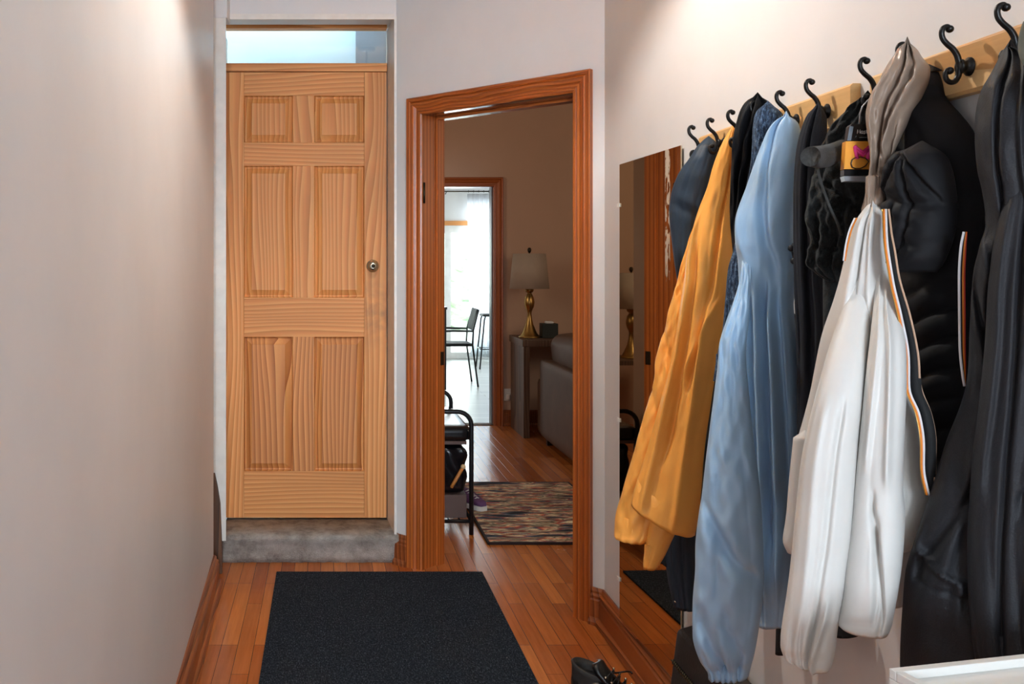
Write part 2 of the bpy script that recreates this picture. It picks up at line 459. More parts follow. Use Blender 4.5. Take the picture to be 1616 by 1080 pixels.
def mirror_mat():
    m, nt, b = newmat('silvered_mirror')
    b.inputs['Metallic'].default_value = 1; b.inputs['Roughness'].default_value = 0.015
    tc = nt.nodes.new('ShaderNodeTexCoord'); sx = nt.nodes.new('ShaderNodeSeparateXYZ'); L(nt, tc, 'Object', sx, 0)
    # desilvered, flaked spots beside the near edge
    mr = node(nt, 'ShaderNodeMapRange', interpolation_type='LINEAR'); L(nt, sx, 1, mr, 0)
    mr.inputs[1].default_value = -0.207; mr.inputs[2].default_value = -0.222
    mr2 = node(nt, 'ShaderNodeMapRange'); L(nt, sx, 1, mr2, 0)
    mr2.inputs[1].default_value = -0.176; mr2.inputs[2].default_value = -0.186
    mu = node(nt, 'ShaderNodeMath', operation='MULTIPLY'); L(nt, mr2, 0, mu, 0)
    iv = node(nt, 'ShaderNodeMath', operation='SUBTRACT'); iv.inputs[0].default_value = 1; L(nt, mr, 0, iv, 1); L(nt, iv, 0, mu, 1)
    mp = node(nt, 'ShaderNodeMapping'); mp.inputs['Scale'].default_value = (1, 2.4, 1); L(nt, tc, 'Object', mp, 0)
    n = node(nt, 'ShaderNodeTexNoise', Scale=26.0, Detail=4.0); L(nt, mp, 0, n, 0)
    rr = ramp(nt, [(0.47, (0, 0, 0)), (0.53, (1, 1, 1))]); L(nt, n, 'Fac', rr, 0)
    m3 = node(nt, 'ShaderNodeMath', operation='MULTIPLY'); L(nt, mu, 0, m3, 0); L(nt, rr, 0, m3, 1)
    mrz = node(nt, 'ShaderNodeMapRange'); L(nt, sx, 2, mrz, 0); mrz.inputs[1].default_value = 1.12; mrz.inputs[2].default_value = 1.22
    m3b = node(nt, 'ShaderNodeMath', operation='MULTIPLY'); L(nt, m3, 0, m3b, 0); L(nt, mrz, 0, m3b, 1); m3 = m3b
    mx = node(nt, 'ShaderNodeMix', data_type='RGBA'); L(nt, m3, 0, mx, 0)
    mx.inputs[6].default_value = (0.56, 0.47, 0.34, 1); mx.inputs[7].default_value = (*srgb(196, 180, 160), 1)
    L(nt, mx, 2, b, 'Base Color')
    iv2 = node(nt, 'ShaderNodeMath', operation='SUBTRACT'); iv2.inputs[0].default_value = 1; L(nt, m3, 0, iv2, 1); L(nt, iv2, 0, b, 'Metallic')
    a = node(nt, 'ShaderNodeMath', operation='MULTIPLY_ADD'); L(nt, m3, 0, a, 0); a.inputs[1].default_value = 0.6; a.inputs[2].default_value = 0.015
    L(nt, a, 0, b, 'Roughness')
    return m


MIRROR = mirror_mat()


def amber_mat():
    m, nt, b = newmat('amber_shade_glass')
    tr = nt.nodes.new('ShaderNodeBsdfTranslucent'); tr.inputs[0].default_value = (1.0, 0.62, 0.18, 1)
    df = nt.nodes.new('ShaderNodeBsdfDiffuse'); df.inputs[0].default_value = (0.8, 0.6, 0.3, 1)
    ms = nt.nodes.new('ShaderNodeMixShader'); ms.inputs[0].default_value = 0.12
    out = [n for n in nt.nodes if n.type == 'OUTPUT_MATERIAL'][0]
    L(nt, tr, 0, ms, 1); L(nt, df, 0, ms, 2); L(nt, ms, 0, out, 0)
    return m


AMBER = amber_mat()


def curtain_mat():
    m, nt, b = newmat('sheer_curtain')
    tr = nt.nodes.new('ShaderNodeBsdfTranslucent'); tr.inputs[0].default_value = (0.92, 0.95, 0.98, 1)
    df = nt.nodes.new('ShaderNodeBsdfDiffuse'); df.inputs[0].default_value = (0.85, 0.87, 0.9, 1)
    ms = nt.nodes.new('ShaderNodeMixShader'); ms.inputs[0].default_value = 0.5
    out = [n for n in nt.nodes if n.type == 'OUTPUT_MATERIAL'][0]
    L(nt, tr, 0, ms, 1); L(nt, df, 0, ms, 2); L(nt, ms, 0, out, 0)
    return m


CURT = curtain_mat()

# ================================================================ mesh helpers


class MB:
    """collects shapes in world coordinates; build() links them as one mesh object"""
    def __init__(s):
        s.v = []; s.f = []; s.sm = []

    def add(s, vs, fs, smooth=False):
        n = len(s.v); s.v += [tuple(v) for v in vs]; s.f += [tuple(i + n for i in f) for f in fs]; s.sm += [smooth] * len(fs)
        return s

    def box(s, x0, x1, y0, y1, z0, z1, bev=0.0, M=None):
        bm = bmesh.new()
        bmesh.ops.create_cube(bm, size=1)
        for v in bm.verts:
            v.co = Vector(((x0 + x1) / 2 + v.co.x * (x1 - x0), (y0 + y1) / 2 + v.co.y * (y1 - y0), (z0 + z1) / 2 + v.co.z * (z1 - z0)))
        if bev:
            bmesh.ops.bevel(bm, geom=bm.edges[:], offset=bev, segments=2, affect='EDGES', profile=0.7)
        if M is not None: bm.transform(M)
        bm.verts.ensure_lookup_table()
        s.add([v.co[:] for v in bm.verts], [[v.index for v in f.verts] for f in bm.faces]); bm.free()
        return s

    def rbox(s, x0, x1, y0, y1, z0, z1, r, M=None, sub=6, puff=0.0):
        """pillow-like rounded box"""
        n = sub * 2
        cx, cy, cz = (x0 + x1) / 2, (y0 + y1) / 2, (z0 + z1) / 2
        hx, hy, hz = (x1 - x0) / 2, (y1 - y0) / 2, (z1 - z0) / 2
        bm = bmesh.new(); bmesh.ops.create_cube(bm, size=2)
        bmesh.ops.subdivide_edges(bm, edges=bm.edges[:], cuts=n, use_grid_fill=True)
        for v in bm.verts:
            p = v.co.copy()
            q = Vector((p.x * hx, p.y * hy, p.z * hz))
            c = Vector((max(-hx + r, min(hx - r, q.x)), max(-hy + r, min(hy - r, q.y)), max(-hz + r, min(hz - r, q.z))))
            d = q - c
            if d.length > 1e-9: q = c + d.normalized() * r
            if puff:
                q.x *= 1 + puff * (1 - p.y ** 2) * (1 - p.z ** 2)
                q.z *= 1 + puff * 0.6 * (1 - p.y ** 2)
            v.co = q + Vector((cx, cy, cz))
        if M is not None: bm.transform(M)
        s.add([v.co[:] for v in bm.verts], [[v.index for v in f.verts] for f in bm.faces], True); bm.free()
        return s

    def tube(s, pts, r, seg=10, cap=True, flat=1.0):
        pts = [Vector(p) for p in pts]
        rs = r if hasattr(r, '__len__') else [r] * len(pts)
        prev = None; rings = []
        for i, p in enumerate(pts):
            t = (pts[min(i + 1, len(pts) - 1)] - pts[max(i - 1, 0)]).normalized()
            if prev is None:
                a = Vector((0, 0, 1)) if abs(t.z) < 0.9 else Vector((1, 0, 0))
                n = t.cross(a).normalized()
            else:
                n = (prev - t * prev.dot(t)).normalized()
            prev = n; bn = t.cross(n)
            rings.append([p + (n * math.cos(2 * PI * k / seg) + bn * math.sin(2 * PI * k / seg) * flat) * rs[i] for k in range(seg)])
        vs = [v for rg in rings for v in rg]; fs = []
        for i in range(len(pts) - 1):
            for k in range(seg):
                fs.append((i * seg + k, i * seg + (k + 1) % seg, (i + 1) * seg + (k + 1) % seg, (i + 1) * seg + k))
        s.add(vs, fs, True)
        if cap:
            n = len(vs)
            s.add(rings[0], [tuple(range(seg))[::-1]], True); s.add(rings[-1], [tuple(range(seg))], True)
        return s

    def lathe(s, prof, c, seg=32, M=None, axis='Z'):
        """prof: (radius, height) list about a vertical axis at c"""
        vs = []
        for (r, z) in prof:
            for k in range(seg):
                a = 2 * PI * k / seg
                p = Vector((r * math.cos(a), r * math.sin(a), z)) if axis == 'Z' else Vector((z, r * math.cos(a), r * math.sin(a)))
                if axis == 'Y': p = Vector((r * math.cos(a), z, r * math.sin(a)))
                if M is not None: p = M @ p
                vs.append(p + Vector(c))
        fs = []
        for i in range(len(prof) - 1):
            for k in range(seg):
                fs.append((i * seg + k, i * seg + (k + 1) % seg, (i + 1) * seg + (k + 1) % seg, (i + 1) * seg + k))
        if prof[0][0] > 1e-6: fs.append(tuple(range(seg))[::-1])
        if prof[-1][0] > 1e-6: fs.append(tuple((len(prof) - 1) * seg + k for k in range(seg)))
        s.add(vs, fs, True)
        return s

    def sphere(s, c, r, seg=14, sc=(1, 1, 1)):
        bm = bmesh.new(); bmesh.ops.create_uvsphere(bm, u_segments=seg, v_segments=max(6, seg // 2 + 2), radius=r)
        s.add([(c[0] + v.co.x * sc[0], c[1] + v.co.y * sc[1], c[2] + v.co.z * sc[2]) for v in bm.verts],
              [[v.index for v in f.verts] for f in bm.faces], True); bm.free()
        return s

    def prism(s, poly, z0, z1):
        n = len(poly)
        vs = [(x, y, z0) for x, y in poly] + [(x, y, z1) for x, y in poly]
        fs = [tuple(range(n))[::-1], tuple(range(n, 2 * n))] + [(i, (i + 1) % n, n + (i + 1) % n, n + i) for i in range(n)]
        s.add(vs, fs); return s

    def build(s, name, mat, parent=None, auto=False):
        me = bpy.data.meshes.new(name)
        vs = np.array(s.v, dtype=float)
        if parent is not None:
            org = Vector(parent.get('_o', (0, 0, 0)))
        else:
            mn, mx = vs.min(0), vs.max(0)
            org = Vector(((mn[0] + mx[0]) / 2, (mn[1] + mx[1]) / 2, mn[2]))
        vs = vs - np.array(org)
        me.from_pydata([tuple(v) for v in vs], [], s.f)
        me.polygons.foreach_set('use_smooth', s.sm)
        bm = bmesh.new(); bm.from_mesh(me)
        bmesh.ops.remove_doubles(bm, verts=bm.verts, dist=1e-6)
        bmesh.ops.recalc_face_normals(bm, faces=bm.faces); bm.to_mesh(me); bm.free()
        me.materials.append(mat)
        o = bpy.data.objects.new(name, me); COL.objects.link(o)
        if parent is None:
            o.location = org
        else:
            o.parent = parent
        o['_o'] = tuple(org)
        return o


def thing(name, loc, label, cat, group=None):
    o = bpy.data.objects.new(name, None); COL.objects.link(o)
    o.empty_display_size = 0.1
    o.location = loc; o['_o'] = tuple(loc); o['label'] = label; o['category'] = cat
    if group: o['group'] = group
    return o


def tag(o, label, cat, group=None):
    o['label'] = label; o['category'] = cat
    if group: o['group'] = group
    return o


def struct(o, label=None, cat=None):
    o['kind'] = 'structure'
    if label: o['label'] = label
    if cat: o['category'] = cat
    return o


def lab(o, label):
    o['label'] = label
    return o


def sbox(name, mat, *a, label=None, cat=None, **k):
    return struct(MB().box(*a, **k).build(name, mat), label, cat)


# ---- picture-to-place helpers: the coat wall runs x = XW0 + XK*y
XW0, XK = 0.969, 0.01793


def xwall(y): return XW0 + XK * y
def wall_y(px, d=0.0): return (XW0 - d) * F / (px - 541)
def at(px, py, y): return Vector(((px - 515) / F * y, y, H - (py - 415) / F * y))


# ================================================================ room shell
# floor
struct(MB().prism([(-0.75, -4.9), (4.3, -4.9), (4.3, 7.62), (-1.5, 7.62), (-1.5, 4.5), (-0.75, 4.5)], -0.06, 0.0).build('floor', FLOOR), 'orange-brown strip hardwood floor of hall and living room', 'floor')
struct(MB().prism([(-0.2, 7.62), (3.4, 7.62), (3.4, 12.95), (-0.2, 12.95)], -0.06, 0.0).build('floor_kitchen', KFLOOR), 'pale kitchen floor beyond the second doorway', 'floor')
struct(MB().box(-1.5, 4.4, -5.0, 13.0, 2.85, 2.95).build('ceiling', CEIL), 'white ceiling', 'ceiling')

# left wall (slightly splayed)
LWE = 3.80
def xl(y): return -0.354 - 0.02966 * y
struct(MB().prism([(xl(-4.9), -4.9), (xl(LWE), LWE), (xl(LWE) - 0.12, LWE), (xl(LWE) - 0.12, 4.40), (xl(LWE) - 0.20, 4.40), (xl(-4.9) - 0.16, -4.9)], 0, 2.85).build('wall_left', WALL), 'off-white plaster wall left of the black floor mat', 'wall')
# right wall carrying mirror and coat racks
CX, CY = xwall(3.40), 3.40
struct(MB().prism([(xwall(-4.9), -4.9), (CX, CY), (CX + 0.10, CY + 0.04), (CX + 0.12, -4.9)], 0, 2.85).build('wall_right', WALL), 'off-white plaster wall behind the coats', 'wall')
# back wall with the entry door behind the camera
struct(MB().box(-0.6, -0.26, -4.9, -4.78, 0, 2.85).box(0.76, 1.3, -4.9, -4.78, 0, 2.85).box(-0.26, 0.76, -4.9, -4.78, 2.45, 2.85).box(-0.26, 0.76, -4.9, -4.78, 0, 1.05).build('wall_entry', WALL), 'wall behind the viewer around the entry window', 'wall')
w = bpy.data.objects.new('window_1', None); COL.objects.link(w); struct(w, 'entry window behind the viewer', 'window'); w['_o'] = (0, 0, 0)
MB().box(-0.26, -0.21, -4.88, -4.80, 1.05, 2.45).box(0.71, 0.76, -4.88, -4.80, 1.05, 2.45).box(-0.21, 0.71, -4.88, -4.80, 2.40, 2.45).box(-0.21, 0.71, -4.88, -4.80, 1.05, 1.1).build('window_frame', WHITE_TRIM, w)
MB().box(-0.21, 0.71, -4.845, -4.84, 1.1, 2.4).build('pane', GLASS, w)

# far wall: header above the alcove of the pine door
FX1 = 0.31
struct(MB().box(-0.60, FX1 + 0.002, 4.10, 4.24, 2.44, 2.85).box(-0.60, -0.43, 3.981, 4.10, 2.403, 2.85).build('wall_far', WALL), 'wall above the transom of the pine door', 'wall')

# 45 degree wall with the doorway
O45 = Vector((FX1, 4.12, 0)); U = Vector((0.70711, -0.70711, 0)); N = Vector((-0.70711, -0.70711, 0))
M45 = Matrix(((U.x, -N.x, 0, O45.x), (U.y, -N.y, 0, O45.y), (0, 0, 1, 0), (0, 0, 0, 1)))   # local x along wall, local y into the living room
LW = 1.018
A0, A1, AT = 0.160, 0.892, 1.985
JD = 0.135
wm = MB()
wm.box(0.0, A0 - 0.02, 0, JD, 0, 2.85, M=M45).box(A1 + 0.02, LW + 0.004, 0, JD, 0, 2.85, M=M45).box(A0 - 0.02, A1 + 0.02, 0, JD, AT + 0.02, 2.85, M=M45)
struct(wm.build('wall_diagonal', WALL), 'slanted wall around the varnished doorway', 'wall')

# doorway jamb, casing
def casing(name, label, M, x0, x1, top, face, inward=-1, wdt=0.078, bottom=0.0):
    t = bpy.data.objects.new(name, None); COL.objects.link(t); struct(t, label, 'door frame'); t['_o'] = (0, 0, 0)
    prof = [(0.0, 0.0), (0.0, 0.010), (0.006, 0.015), (0.014, 0.016), (0.018, 0.012), (0.030, 0.012), (0.040, 0.020), (0.052, 0.024),
            (0.058, 0.018), (0.062, 0.024), (wdt - 0.004, 0.027), (wdt, 0.022), (wdt, 0.0)]
    def P(x, z, w, tt, sx, sz):
        return M @ Vector((x + sx * w, face + inward * tt, z + sz * w))
    for nm, ends, mt in (('side_casing', ((x0, bottom, -1, 0), (x0, top, -1, 1)), TRIM_V), ('side_casing', ((x1, bottom, 1, 0), (x1, top, 1, 1)), TRIM_V),
                         ('head_casing', ((x0, top, -1, 1), (x1, top, 1, 1)), TRIM_H)):
        mb = MB(); vs = []
        for (x, z, sx, sz) in ends:
            vs += [P(x, z, w_, t_, sx, sz) for (w_, t_) in prof]
        n = len(prof)
        fs = [(i, i + 1, n + i + 1, n + i) for i in range(n - 1)] + [(n - 1, 0, n, 2 * n - 1), tuple(range(n)), tuple(range(n, 2 * n))]
        mb.add(vs, fs); mb.build(nm, mt, t)
    return t


frame = casing('door_2', 'varnished orange-brown wood frame of the open living room doorway', M45, A0, A1, AT, 0.0)
MB().box(A0 - 0.02, A0, -0.004, JD + 0.004, 0, AT, M=M45).build('jamb', TRIM_V, frame)
MB().box(A1, A1 + 0.02, -0.004, JD + 0.004, 0, AT, M=M45).build('jamb', TRIM_V, frame)
MB().box(A0 - 0.02, A1 + 0.02, -0.004, JD + 0.004, AT, AT + 0.02, M=M45).build('head_jamb', plain('glossy_head_jamb', srgb(120, 60, 30), 0.12), frame)
MB().box(A0, A0 + 0.012, 0.085, JD, 0, AT, 0.002, M=M45).build('stop', TRIM_V, frame)
MB().box(A1 - 0.012, A1, 0.085, JD, 0, AT, 0.002, M=M45).build('stop', TRIM_V, frame)
MB().box(A0, A1, 0.085, JD, AT - 0.012, AT, 0.002, M=M45).build('stop', TRIM_H, frame)
hm = MB()
hm.tube([M45 @ Vector((A0 + 0.003, 0.002, z)) for z in (1.60, 1.69)], 0.005)
hm.build('hinge', DKMET, frame)
MB().box(A0 - 0.001, A0 + 0.0145, 0.105, 0.128, 0.885, 0.945, 0.002, M=M45).build('strike_plate', DKMET, frame)
# casing on the living room side of the doorway
# ---------------- baseboards
BP = [(0.0, 0.0), (0.036, 0.0), (0.036, 0.012), (0.030, 0.022), (0.022, 0.026), (0.022, 0.088), (0.018, 0.094), (0.020, 0.104), (0.012, 0.112), (0.012, 0.120), (0.006, 0.130), (0.0, 0.130)]


def baseboard(name, pts, mat, label, side=1, prof=BP, hs=1.0):
    """pts: plan points; board protrudes to the left of the direction of travel when side=1"""
    pts = [Vector((p[0], p[1], 0)) for p in pts]
    nrm = []
    for i in range(len(pts)):
        ns = []
        if i > 0:
            d = (pts[i] - pts[i - 1]).normalized(); ns.append(Vector((-d.y, d.x, 0)) * side)
        if i < len(pts) - 1:
            d = (pts[i + 1] - pts[i]).normalized(); ns.append(Vector((-d.y, d.x, 0)) * side)
        if len(ns) == 2:
            m = (ns[0] + ns[1]).normalized(); m = m / max(0.3, m.dot(ns[0]))
        else: m = ns[0]
        nrm.append(m)
    n = len(prof); vs = []; fs = []
    for p, m in zip(pts, nrm):
        vs += [p + m * a + Vector((0, 0, b * hs)) for a, b in prof]
    for i in range(len(pts) - 1):
        fs += [(i * n + j, i * n + (j + 1) % n, (i + 1) * n + (j + 1) % n, (i + 1) * n + j) for j in range(n)]
    fs += [tuple(range(n)), tuple((len(pts) - 1) * n + j for j in range(n))]
    return struct(MB().add(vs, fs).build(name, mat), label, 'baseboard')


e45 = M45 @ Vector((A1 + 0.078, 0, 0))
baseboard('baseboard_right', [(xwall(-4.7), -4.7), (CX - 0.002, CY), (e45.x, e45.y)], BASE_W, 'moulded brown baseboard under the mirror wall', 1)
baseboard('baseboard_left', [(xl(-4.7), -4.7), (xl(LWE), LWE), (xl(LWE) - 0.05, LWE)], BASE_W, 'moulded dark brown baseboard along the left wall', -1)
s45 = M45 @ Vector((A0 - 0.078, 0, 0)); st = M45 @ Vector((0.012, 0, 0))
baseboard('baseboard_diagonal', [(s45.x, s45.y), (st.x, st.y)], BASE_W, 'short baseboard stub between carpeted step and doorway', 1)

# worn bare wood strip and chipped plaster at the left end of the step
mb = MB()
zz = [0.0, 0.1, 0.2, 0.3, 0.38, 0.43]; wv = [0.036, 0.036, 0.032, 0.028, 0.015, 0.004]
vs = []
for z_, w_ in zip(zz, wv):
    vs += [(-0.55, 3.955, z_), (-0.486 + w_, 3.955, z_ + random.uniform(-.005, .005)), (-0.486 + w_, 3.979, z_), (-0.55, 3.979, z_)]
fs = []
for i in range(5):
    fs += [(i * 4 + j, i * 4 + (j + 1) % 4, i * 4 + 4 + (j + 1) % 4, i * 4 + 4 + j) for j in range(4)]
fs += [(3, 2, 1, 0), (20, 21, 22, 23)]
struct(mb.add(vs, fs).build('trim_1', DARKWD), 'bare dark wood sliver in the corner left of the carpeted step', 'trim')

# alcove sides and header (painted white), living and vestibule shells
DXL, DXR, DY = -0.4785, 0.2867, 4.33
struct(MB().prism([(-0.59, 3.98), (-0.4345, 3.98), (-0.4722, 4.328), (-0.4722, 4.40), (-0.59, 4.40)], 0.135, 2.402).build('trim_2', WHITE_TRIM), 'white painted reveal left of the pine door', 'trim')
struct(MB().prism([(0.303, 4.100), (FX1 + 0.004, 4.100), (FX1 + 0.01, 4.40), (DXR, 4.40), (DXR, 4.35)], 0.0, 2.44).build('trim_3', WHITE_TRIM), 'white painted reveal right of the pine door', 'trim')
struct(MB().box(-0.479, 0.303, 4.092, 4.10, 2.425, 2.45, 0.002).build('trim_4', WHITE_TRIM), 'white painted bead above the transom', 'trim')
struct(MB().box(-0.5, 0.31, 4.24, 4.40, 2.462, 2.6).build('wall_header', WALL), 'plaster header above transom', 'wall')

# vestibule behind the transom
struct(MB().box(-0.9, -0.8, 4.40, 4.60, 0, 2.85).box(-0.8, 0.30, 4.56, 4.60, 0, 2.85).build('wall_vestibule', BLUE_ROOM), 'pale blue wall seen through the transom', 'wall')
struct(MB().box(0.30, 0.36, 4.27, 4.66, 0, 2.85).box(-1.4, 0.30, 4.61, 4.66, 0, 2.85).box(-1.5, -1.4, 4.61, 7.7, 0, 2.85).build('wall_living_left', LIV), 'left walls of the living room', 'wall')
struct(MB().box(0.145, 0.30, 4.50, 4.555, 1.4, 2.85).build('wall_vestibule_pier', wallpaint('grey_pier', srgb(140, 150, 164), 0.7)), 'grey pier behind the right end of the transom', 'wall')

# carpeted step
mb = MB()
pr = [(4.105, 0.0), (4.098, 0.03), (4.094, 0.09), (4.080, 0.108), (4.084, 0.124), (4.110, 0.131), (4.36, 0.131), (4.36, 0.0)]
n = len(pr); nx = 40; vs = []; fs = []
for i in range(nx + 1):
    x = -0.470 + (0.322 + 0.470) * i / nx
    vs += [(x if j not in (0, 1) else x, y + random.uniform(-.0025, .0025) + (0.12 if False else 0), max(0, z + random.uniform(-.002, .002))) for j, (y, z) in enumerate(pr)]
for i in range(nx): fs += [(i * n + j, i * n + (j + 1) % n, (i + 1) * n + (j + 1) % n, (i + 1) * n + j) for j in range(n)]
fs += [tuple(range(n)), tuple(nx * n + j for j in range(n))]
mb.add(vs, fs, True)
tag(mb.build('carpeted_step', CARPET), 'single step covered in worn grey carpet below the pine door', 'step')

# ---------------------------------------------------------------- pine door
def dx(px): return (px - 515) * DY / F
def dz(py): return H - (py - 415) * DY / F
door = bpy.data.objects.new('door_1', None); COL.objects.link(door); struct(door, 'closed six-panel knotty pine door above the carpeted step', 'door')
door.location = (0, DY, 0.13); door['_o'] = (0, DY, 0.13)
z0d, z1d = 0.138, dz(114)
SL, SR, XL, XR = dx(385), dx(575), dx(356.5), dx(610)
MB().box(XL, SL, DY, DY + 0.04, z0d, z1d, 0.0015).build('stile', PINE_V, door)
MB().box(SR, XR, DY, DY + 0.04, z0d, z1d, 0.0015).build('stile', PINE_S, door)
for a, b_ in ((114, 151), (225, 262), (470, 532), (744, 822)):
    zt, zb = dz(a), max(z0d, dz(b_))
    MB().box(SL + 0.0004, SR - 0.0004, DY + 0.0004, DY + 0.04, zb, zt, 0.0015).build('rail', PINE_H, door)
ML, MR = dx(462), dx(496)
for (a, b_) in ((151, 225), (262, 470), (532, 744)):
    zt, zb = dz(a), dz(b_)
    dark = PINE_D if a > 500 else PINE_V
    MB().box(ML, MR, DY + 0.0006, DY + 0.04, zb, zt, 0.0015).build('muntin', dark, door)
    for (xa, xb) in ((SL, ML), (MR, SR)):
        # raised panel: groove, sloped margin, flat field
        def ring(i, y): return [(xa + i, y, zb + i), (xb - i, y, zb + i), (xb - i, y, zt - i), (xa + i, y, zt - i)]
        rs = ring(0.0, DY + 0.006) + ring(0.005, DY + 0.016) + ring(0.010, DY + 0.017) + ring(0.034, DY + 0.006) + ring(0.036, DY + 0.004)
        fs = []
        for k in range(4): fs += [(k * 4 + j, k * 4 + (j + 1) % 4, k * 4 + 4 + (j + 1) % 4, k * 4 + 4 + j) for j in range(4)]
        fs += [(16, 17, 18, 19)]
        rs += ring(0.0, DY + 0.036); fs += [(23, 22, 21, 20)] + [(j, (j + 1) % 4, 20 + (j + 1) % 4, 20 + j) for j in range(4)]
        MB().add(rs, fs).build('panel', dark, door)
kx, kz = dx(588), dz(420)
kn = MB().lathe([(0.030, 0.0), (0.030, -0.006), (0.026, -0.010), (0.014, -0.012), (0.012, -0.030), (0.020, -0.036), (0.024, -0.046), (0.021, -0.055), (0.010, -0.058), (0, -0.058)], (kx, DY, kz), 28, axis='Y').build('knob', SATIN, door)
MB().lathe([(0.009, -0.0575), (0.009, -0.0605), (0.0, -0.0605)], (kx, DY, kz), 16, axis='Y').build('keyhole', DKMET, kn)
for py in (199, 466, 722):
    z = dz(py)
    MB().tube([(XL - 0.004, DY - 0.004, z - 0.042), (XL - 0.004, DY - 0.004, z + 0.042)], 0.006, 10).box(XL - 0.009, XL - 0.001, DY - 0.003, DY + 0.002, z - 0.038, z + 0.038).build('hinge', BRASS, door)
# door head bar, transom
struct(MB().box(XL - 0.003, XR + 0.002, DY - 0.006, DY + 0.05, dz(113), dz(100), 0.002).build('trim_5', PINE_H), 'knotty pine bar between door and transom', 'trim')
struct(MB().box(XL - 0.003, XR + 0.002, DY - 0.004, DY + 0.05, dz(45), dz(37), 0.002).build('trim_6', PINE_H), 'thin pine strip above transom glass', 'trim')
tr = struct(MB().box(XL - 0.003, XR + 0.002, DY + 0.02, DY + 0.024, dz(101), dz(44)).build('window_2', GLASS), 'pale blue transom glass above the pine door', 'window')

# ---------------------------------------------------------------- living room shell
struct(MB().box(1.45, 4.3, 7.56, 7.70, 0, 2.85).box(-1.5, 0.60, 7.56, 7.70, 0, 2.85).box(0.60, 1.45, 7.56, 7.70, 1.99, 2.85).build('wall_back', LIV), 'shaded beige living room wall behind the lamp', 'wall')
struct(MB().box(4.3, 4.4, 3.4, 7.7, 0, 2.85).build('wall_living_right', LIV), 'right wall of the living room', 'wall')
struct(MB().box(1.15, 4.3, 3.36, 3.46, 0, 2.85).build('wall_living_front', LIV), 'near wall of the living room', 'wall')
I4 = Matrix.Identity(4)
MK = Matrix.Translation((0, 7.56, 0))
f2 = casing('door_3', 'dark varnished frame of the kitchen doorway', MK, 0.62, 1.375, 1.965, 0.0)
MB().box(1.375, 1.45, 7.556, 7.704, 0, 1.985).build('jamb', TRIM_V, f2)
MB().box(0.60, 0.62, 7.556, 7.704, 0, 1.985).build('jamb', TRIM_V, f2)
MB().box(0.62, 1.375, 7.556, 7.704, 1.965, 1.99).build('head_jamb', TRIM_H, f2)
MB().box(1.366, 1.375, 7.60, 7.704, 0, 1.965).build('edge_strip', plain('grey_edge', srgb(96, 98, 104), 0.3), f2)
MB().box(0.62, 1.375, 7.57, 7.66, 0.0, 0.006).build('threshold', DARKWD, f2)
baseboard('baseboard_living', [(1.452, 7.56), (4.2, 7.56)], BASE_W, 'varnished baseboard of the living room back wall', -1)
# outlet with night light
t = thing('wall_outlet', (1.49, 7.555, 0.245), 'white outlet with plug-in night light between kitchen doorway and console table', 'outlet')
MB().box(1.462, 1.522, 7.553, 7.560, 0.205, 0.305, 0.002).build('cover_plate', PLAST_W, t)
MB().rbox(1.478, 1.508, 7.528, 7.553, 0.215, 0.265, 0.010, sub=3).build('night_light', PLAST_W, t)

# ---------------------------------------------------------------- kitchen beyond
struct(MB().box(-0.3, -0.2, 7.7, 12.95, 0, 2.85).build('wall_kitchen_left', KIT), 'left wall of the kitchen', 'wall')
struct(MB().box(3.4, 3.5, 7.7, 12.95, 0, 2.85).build('wall_kitchen_right', KIT), 'right wall of the kitchen', 'wall')
WX0, WX1, WZT = 0.7, 2.35, 1.86
struct(MB().box(-0.3, WX0, 12.8, 12.95, 0, 2.85).box(WX1, 3.5, 12.8, 12.95, 0, 2.85).box(WX0, WX1, 12.8, 12.95, WZT, 2.85).build('wall_kitchen_far', KIT), 'bright white kitchen wall above the sliding glass door', 'wall')
w = bpy.data.objects.new('window_3', None); COL.objects.link(w); struct(w, 'bright sliding glass door at the far end of the kitchen', 'window'); w['_o'] = (0, 0, 0)
MB().box(WX0 - 0.06, WX1 + 0.06, 12.775, 12.80, WZT, WZT + 0.065, 0.003).build('head_trim', PINE_H, w)
fm = MB()
for a, b_ in ((WX0, WX0 + .05), (1.655, 1.74), (WX1 - .05, WX1)): fm.box(a, b_, 12.83, 12.88, 0.0, WZT)
fm.box(WX0 + .001, WX1 - .001, 12.832, 12.878, WZT - 0.10, WZT - .001).box(WX0 + .001, WX1 - .001, 12.832, 12.878, 0.001, 0.09)
fm.build('window_frame', PLAST_W, w)
MB().box(WX0 + .04, 1.665, 12.85, 12.855, 0.08, WZT - .09).build('pane', GLASS, w)
MB().box(1.73, WX1 - .04, 12.85, 12.855, 0.08, WZT - .09).build('pane', GLASS, w)
# garden outside
struct(MB().prism([(-6, 12.95), (9, 12.95), (9, 24), (-6, 24)], -0.12, -0.04).build('patio', PATIO), 'sunlit patio outside the glass door', 'ground')
mb = MB()
rng = np.random.default_rng(3)
nx_, nz_ = 60, 20; vs = []
for i in range(nx_ + 1):
    for j in range(nz_ + 1):
        vs.append((-5 + 13 * i / nx_, 19 + rng.uniform(-.25, .25), -0.05 + 2.0 * j / nz_ + (rng.uniform(-.1, .15) if j == nz_ else 0)))
for i in range(nx_ + 1):
    for j in range(nz_ + 1):
        vs.append((-5 + 13 * i / nx_, 20.2, -0.05 + 2.0 * j / nz_))
W_ = nz_ + 1; K_ = (nx_ + 1) * W_
fs = [(i * W_ + j, (i + 1) * W_ + j, (i + 1) * W_ + j + 1, i * W_ + j + 1) for i in range(nx_) for j in range(nz_)]
fs += [(K_ + i * W_ + j, K_ + i * W_ + j + 1, K_ + (i + 1) * W_ + j + 1, K_ + (i + 1) * W_ + j) for i in range(nx_) for j in range(nz_)]
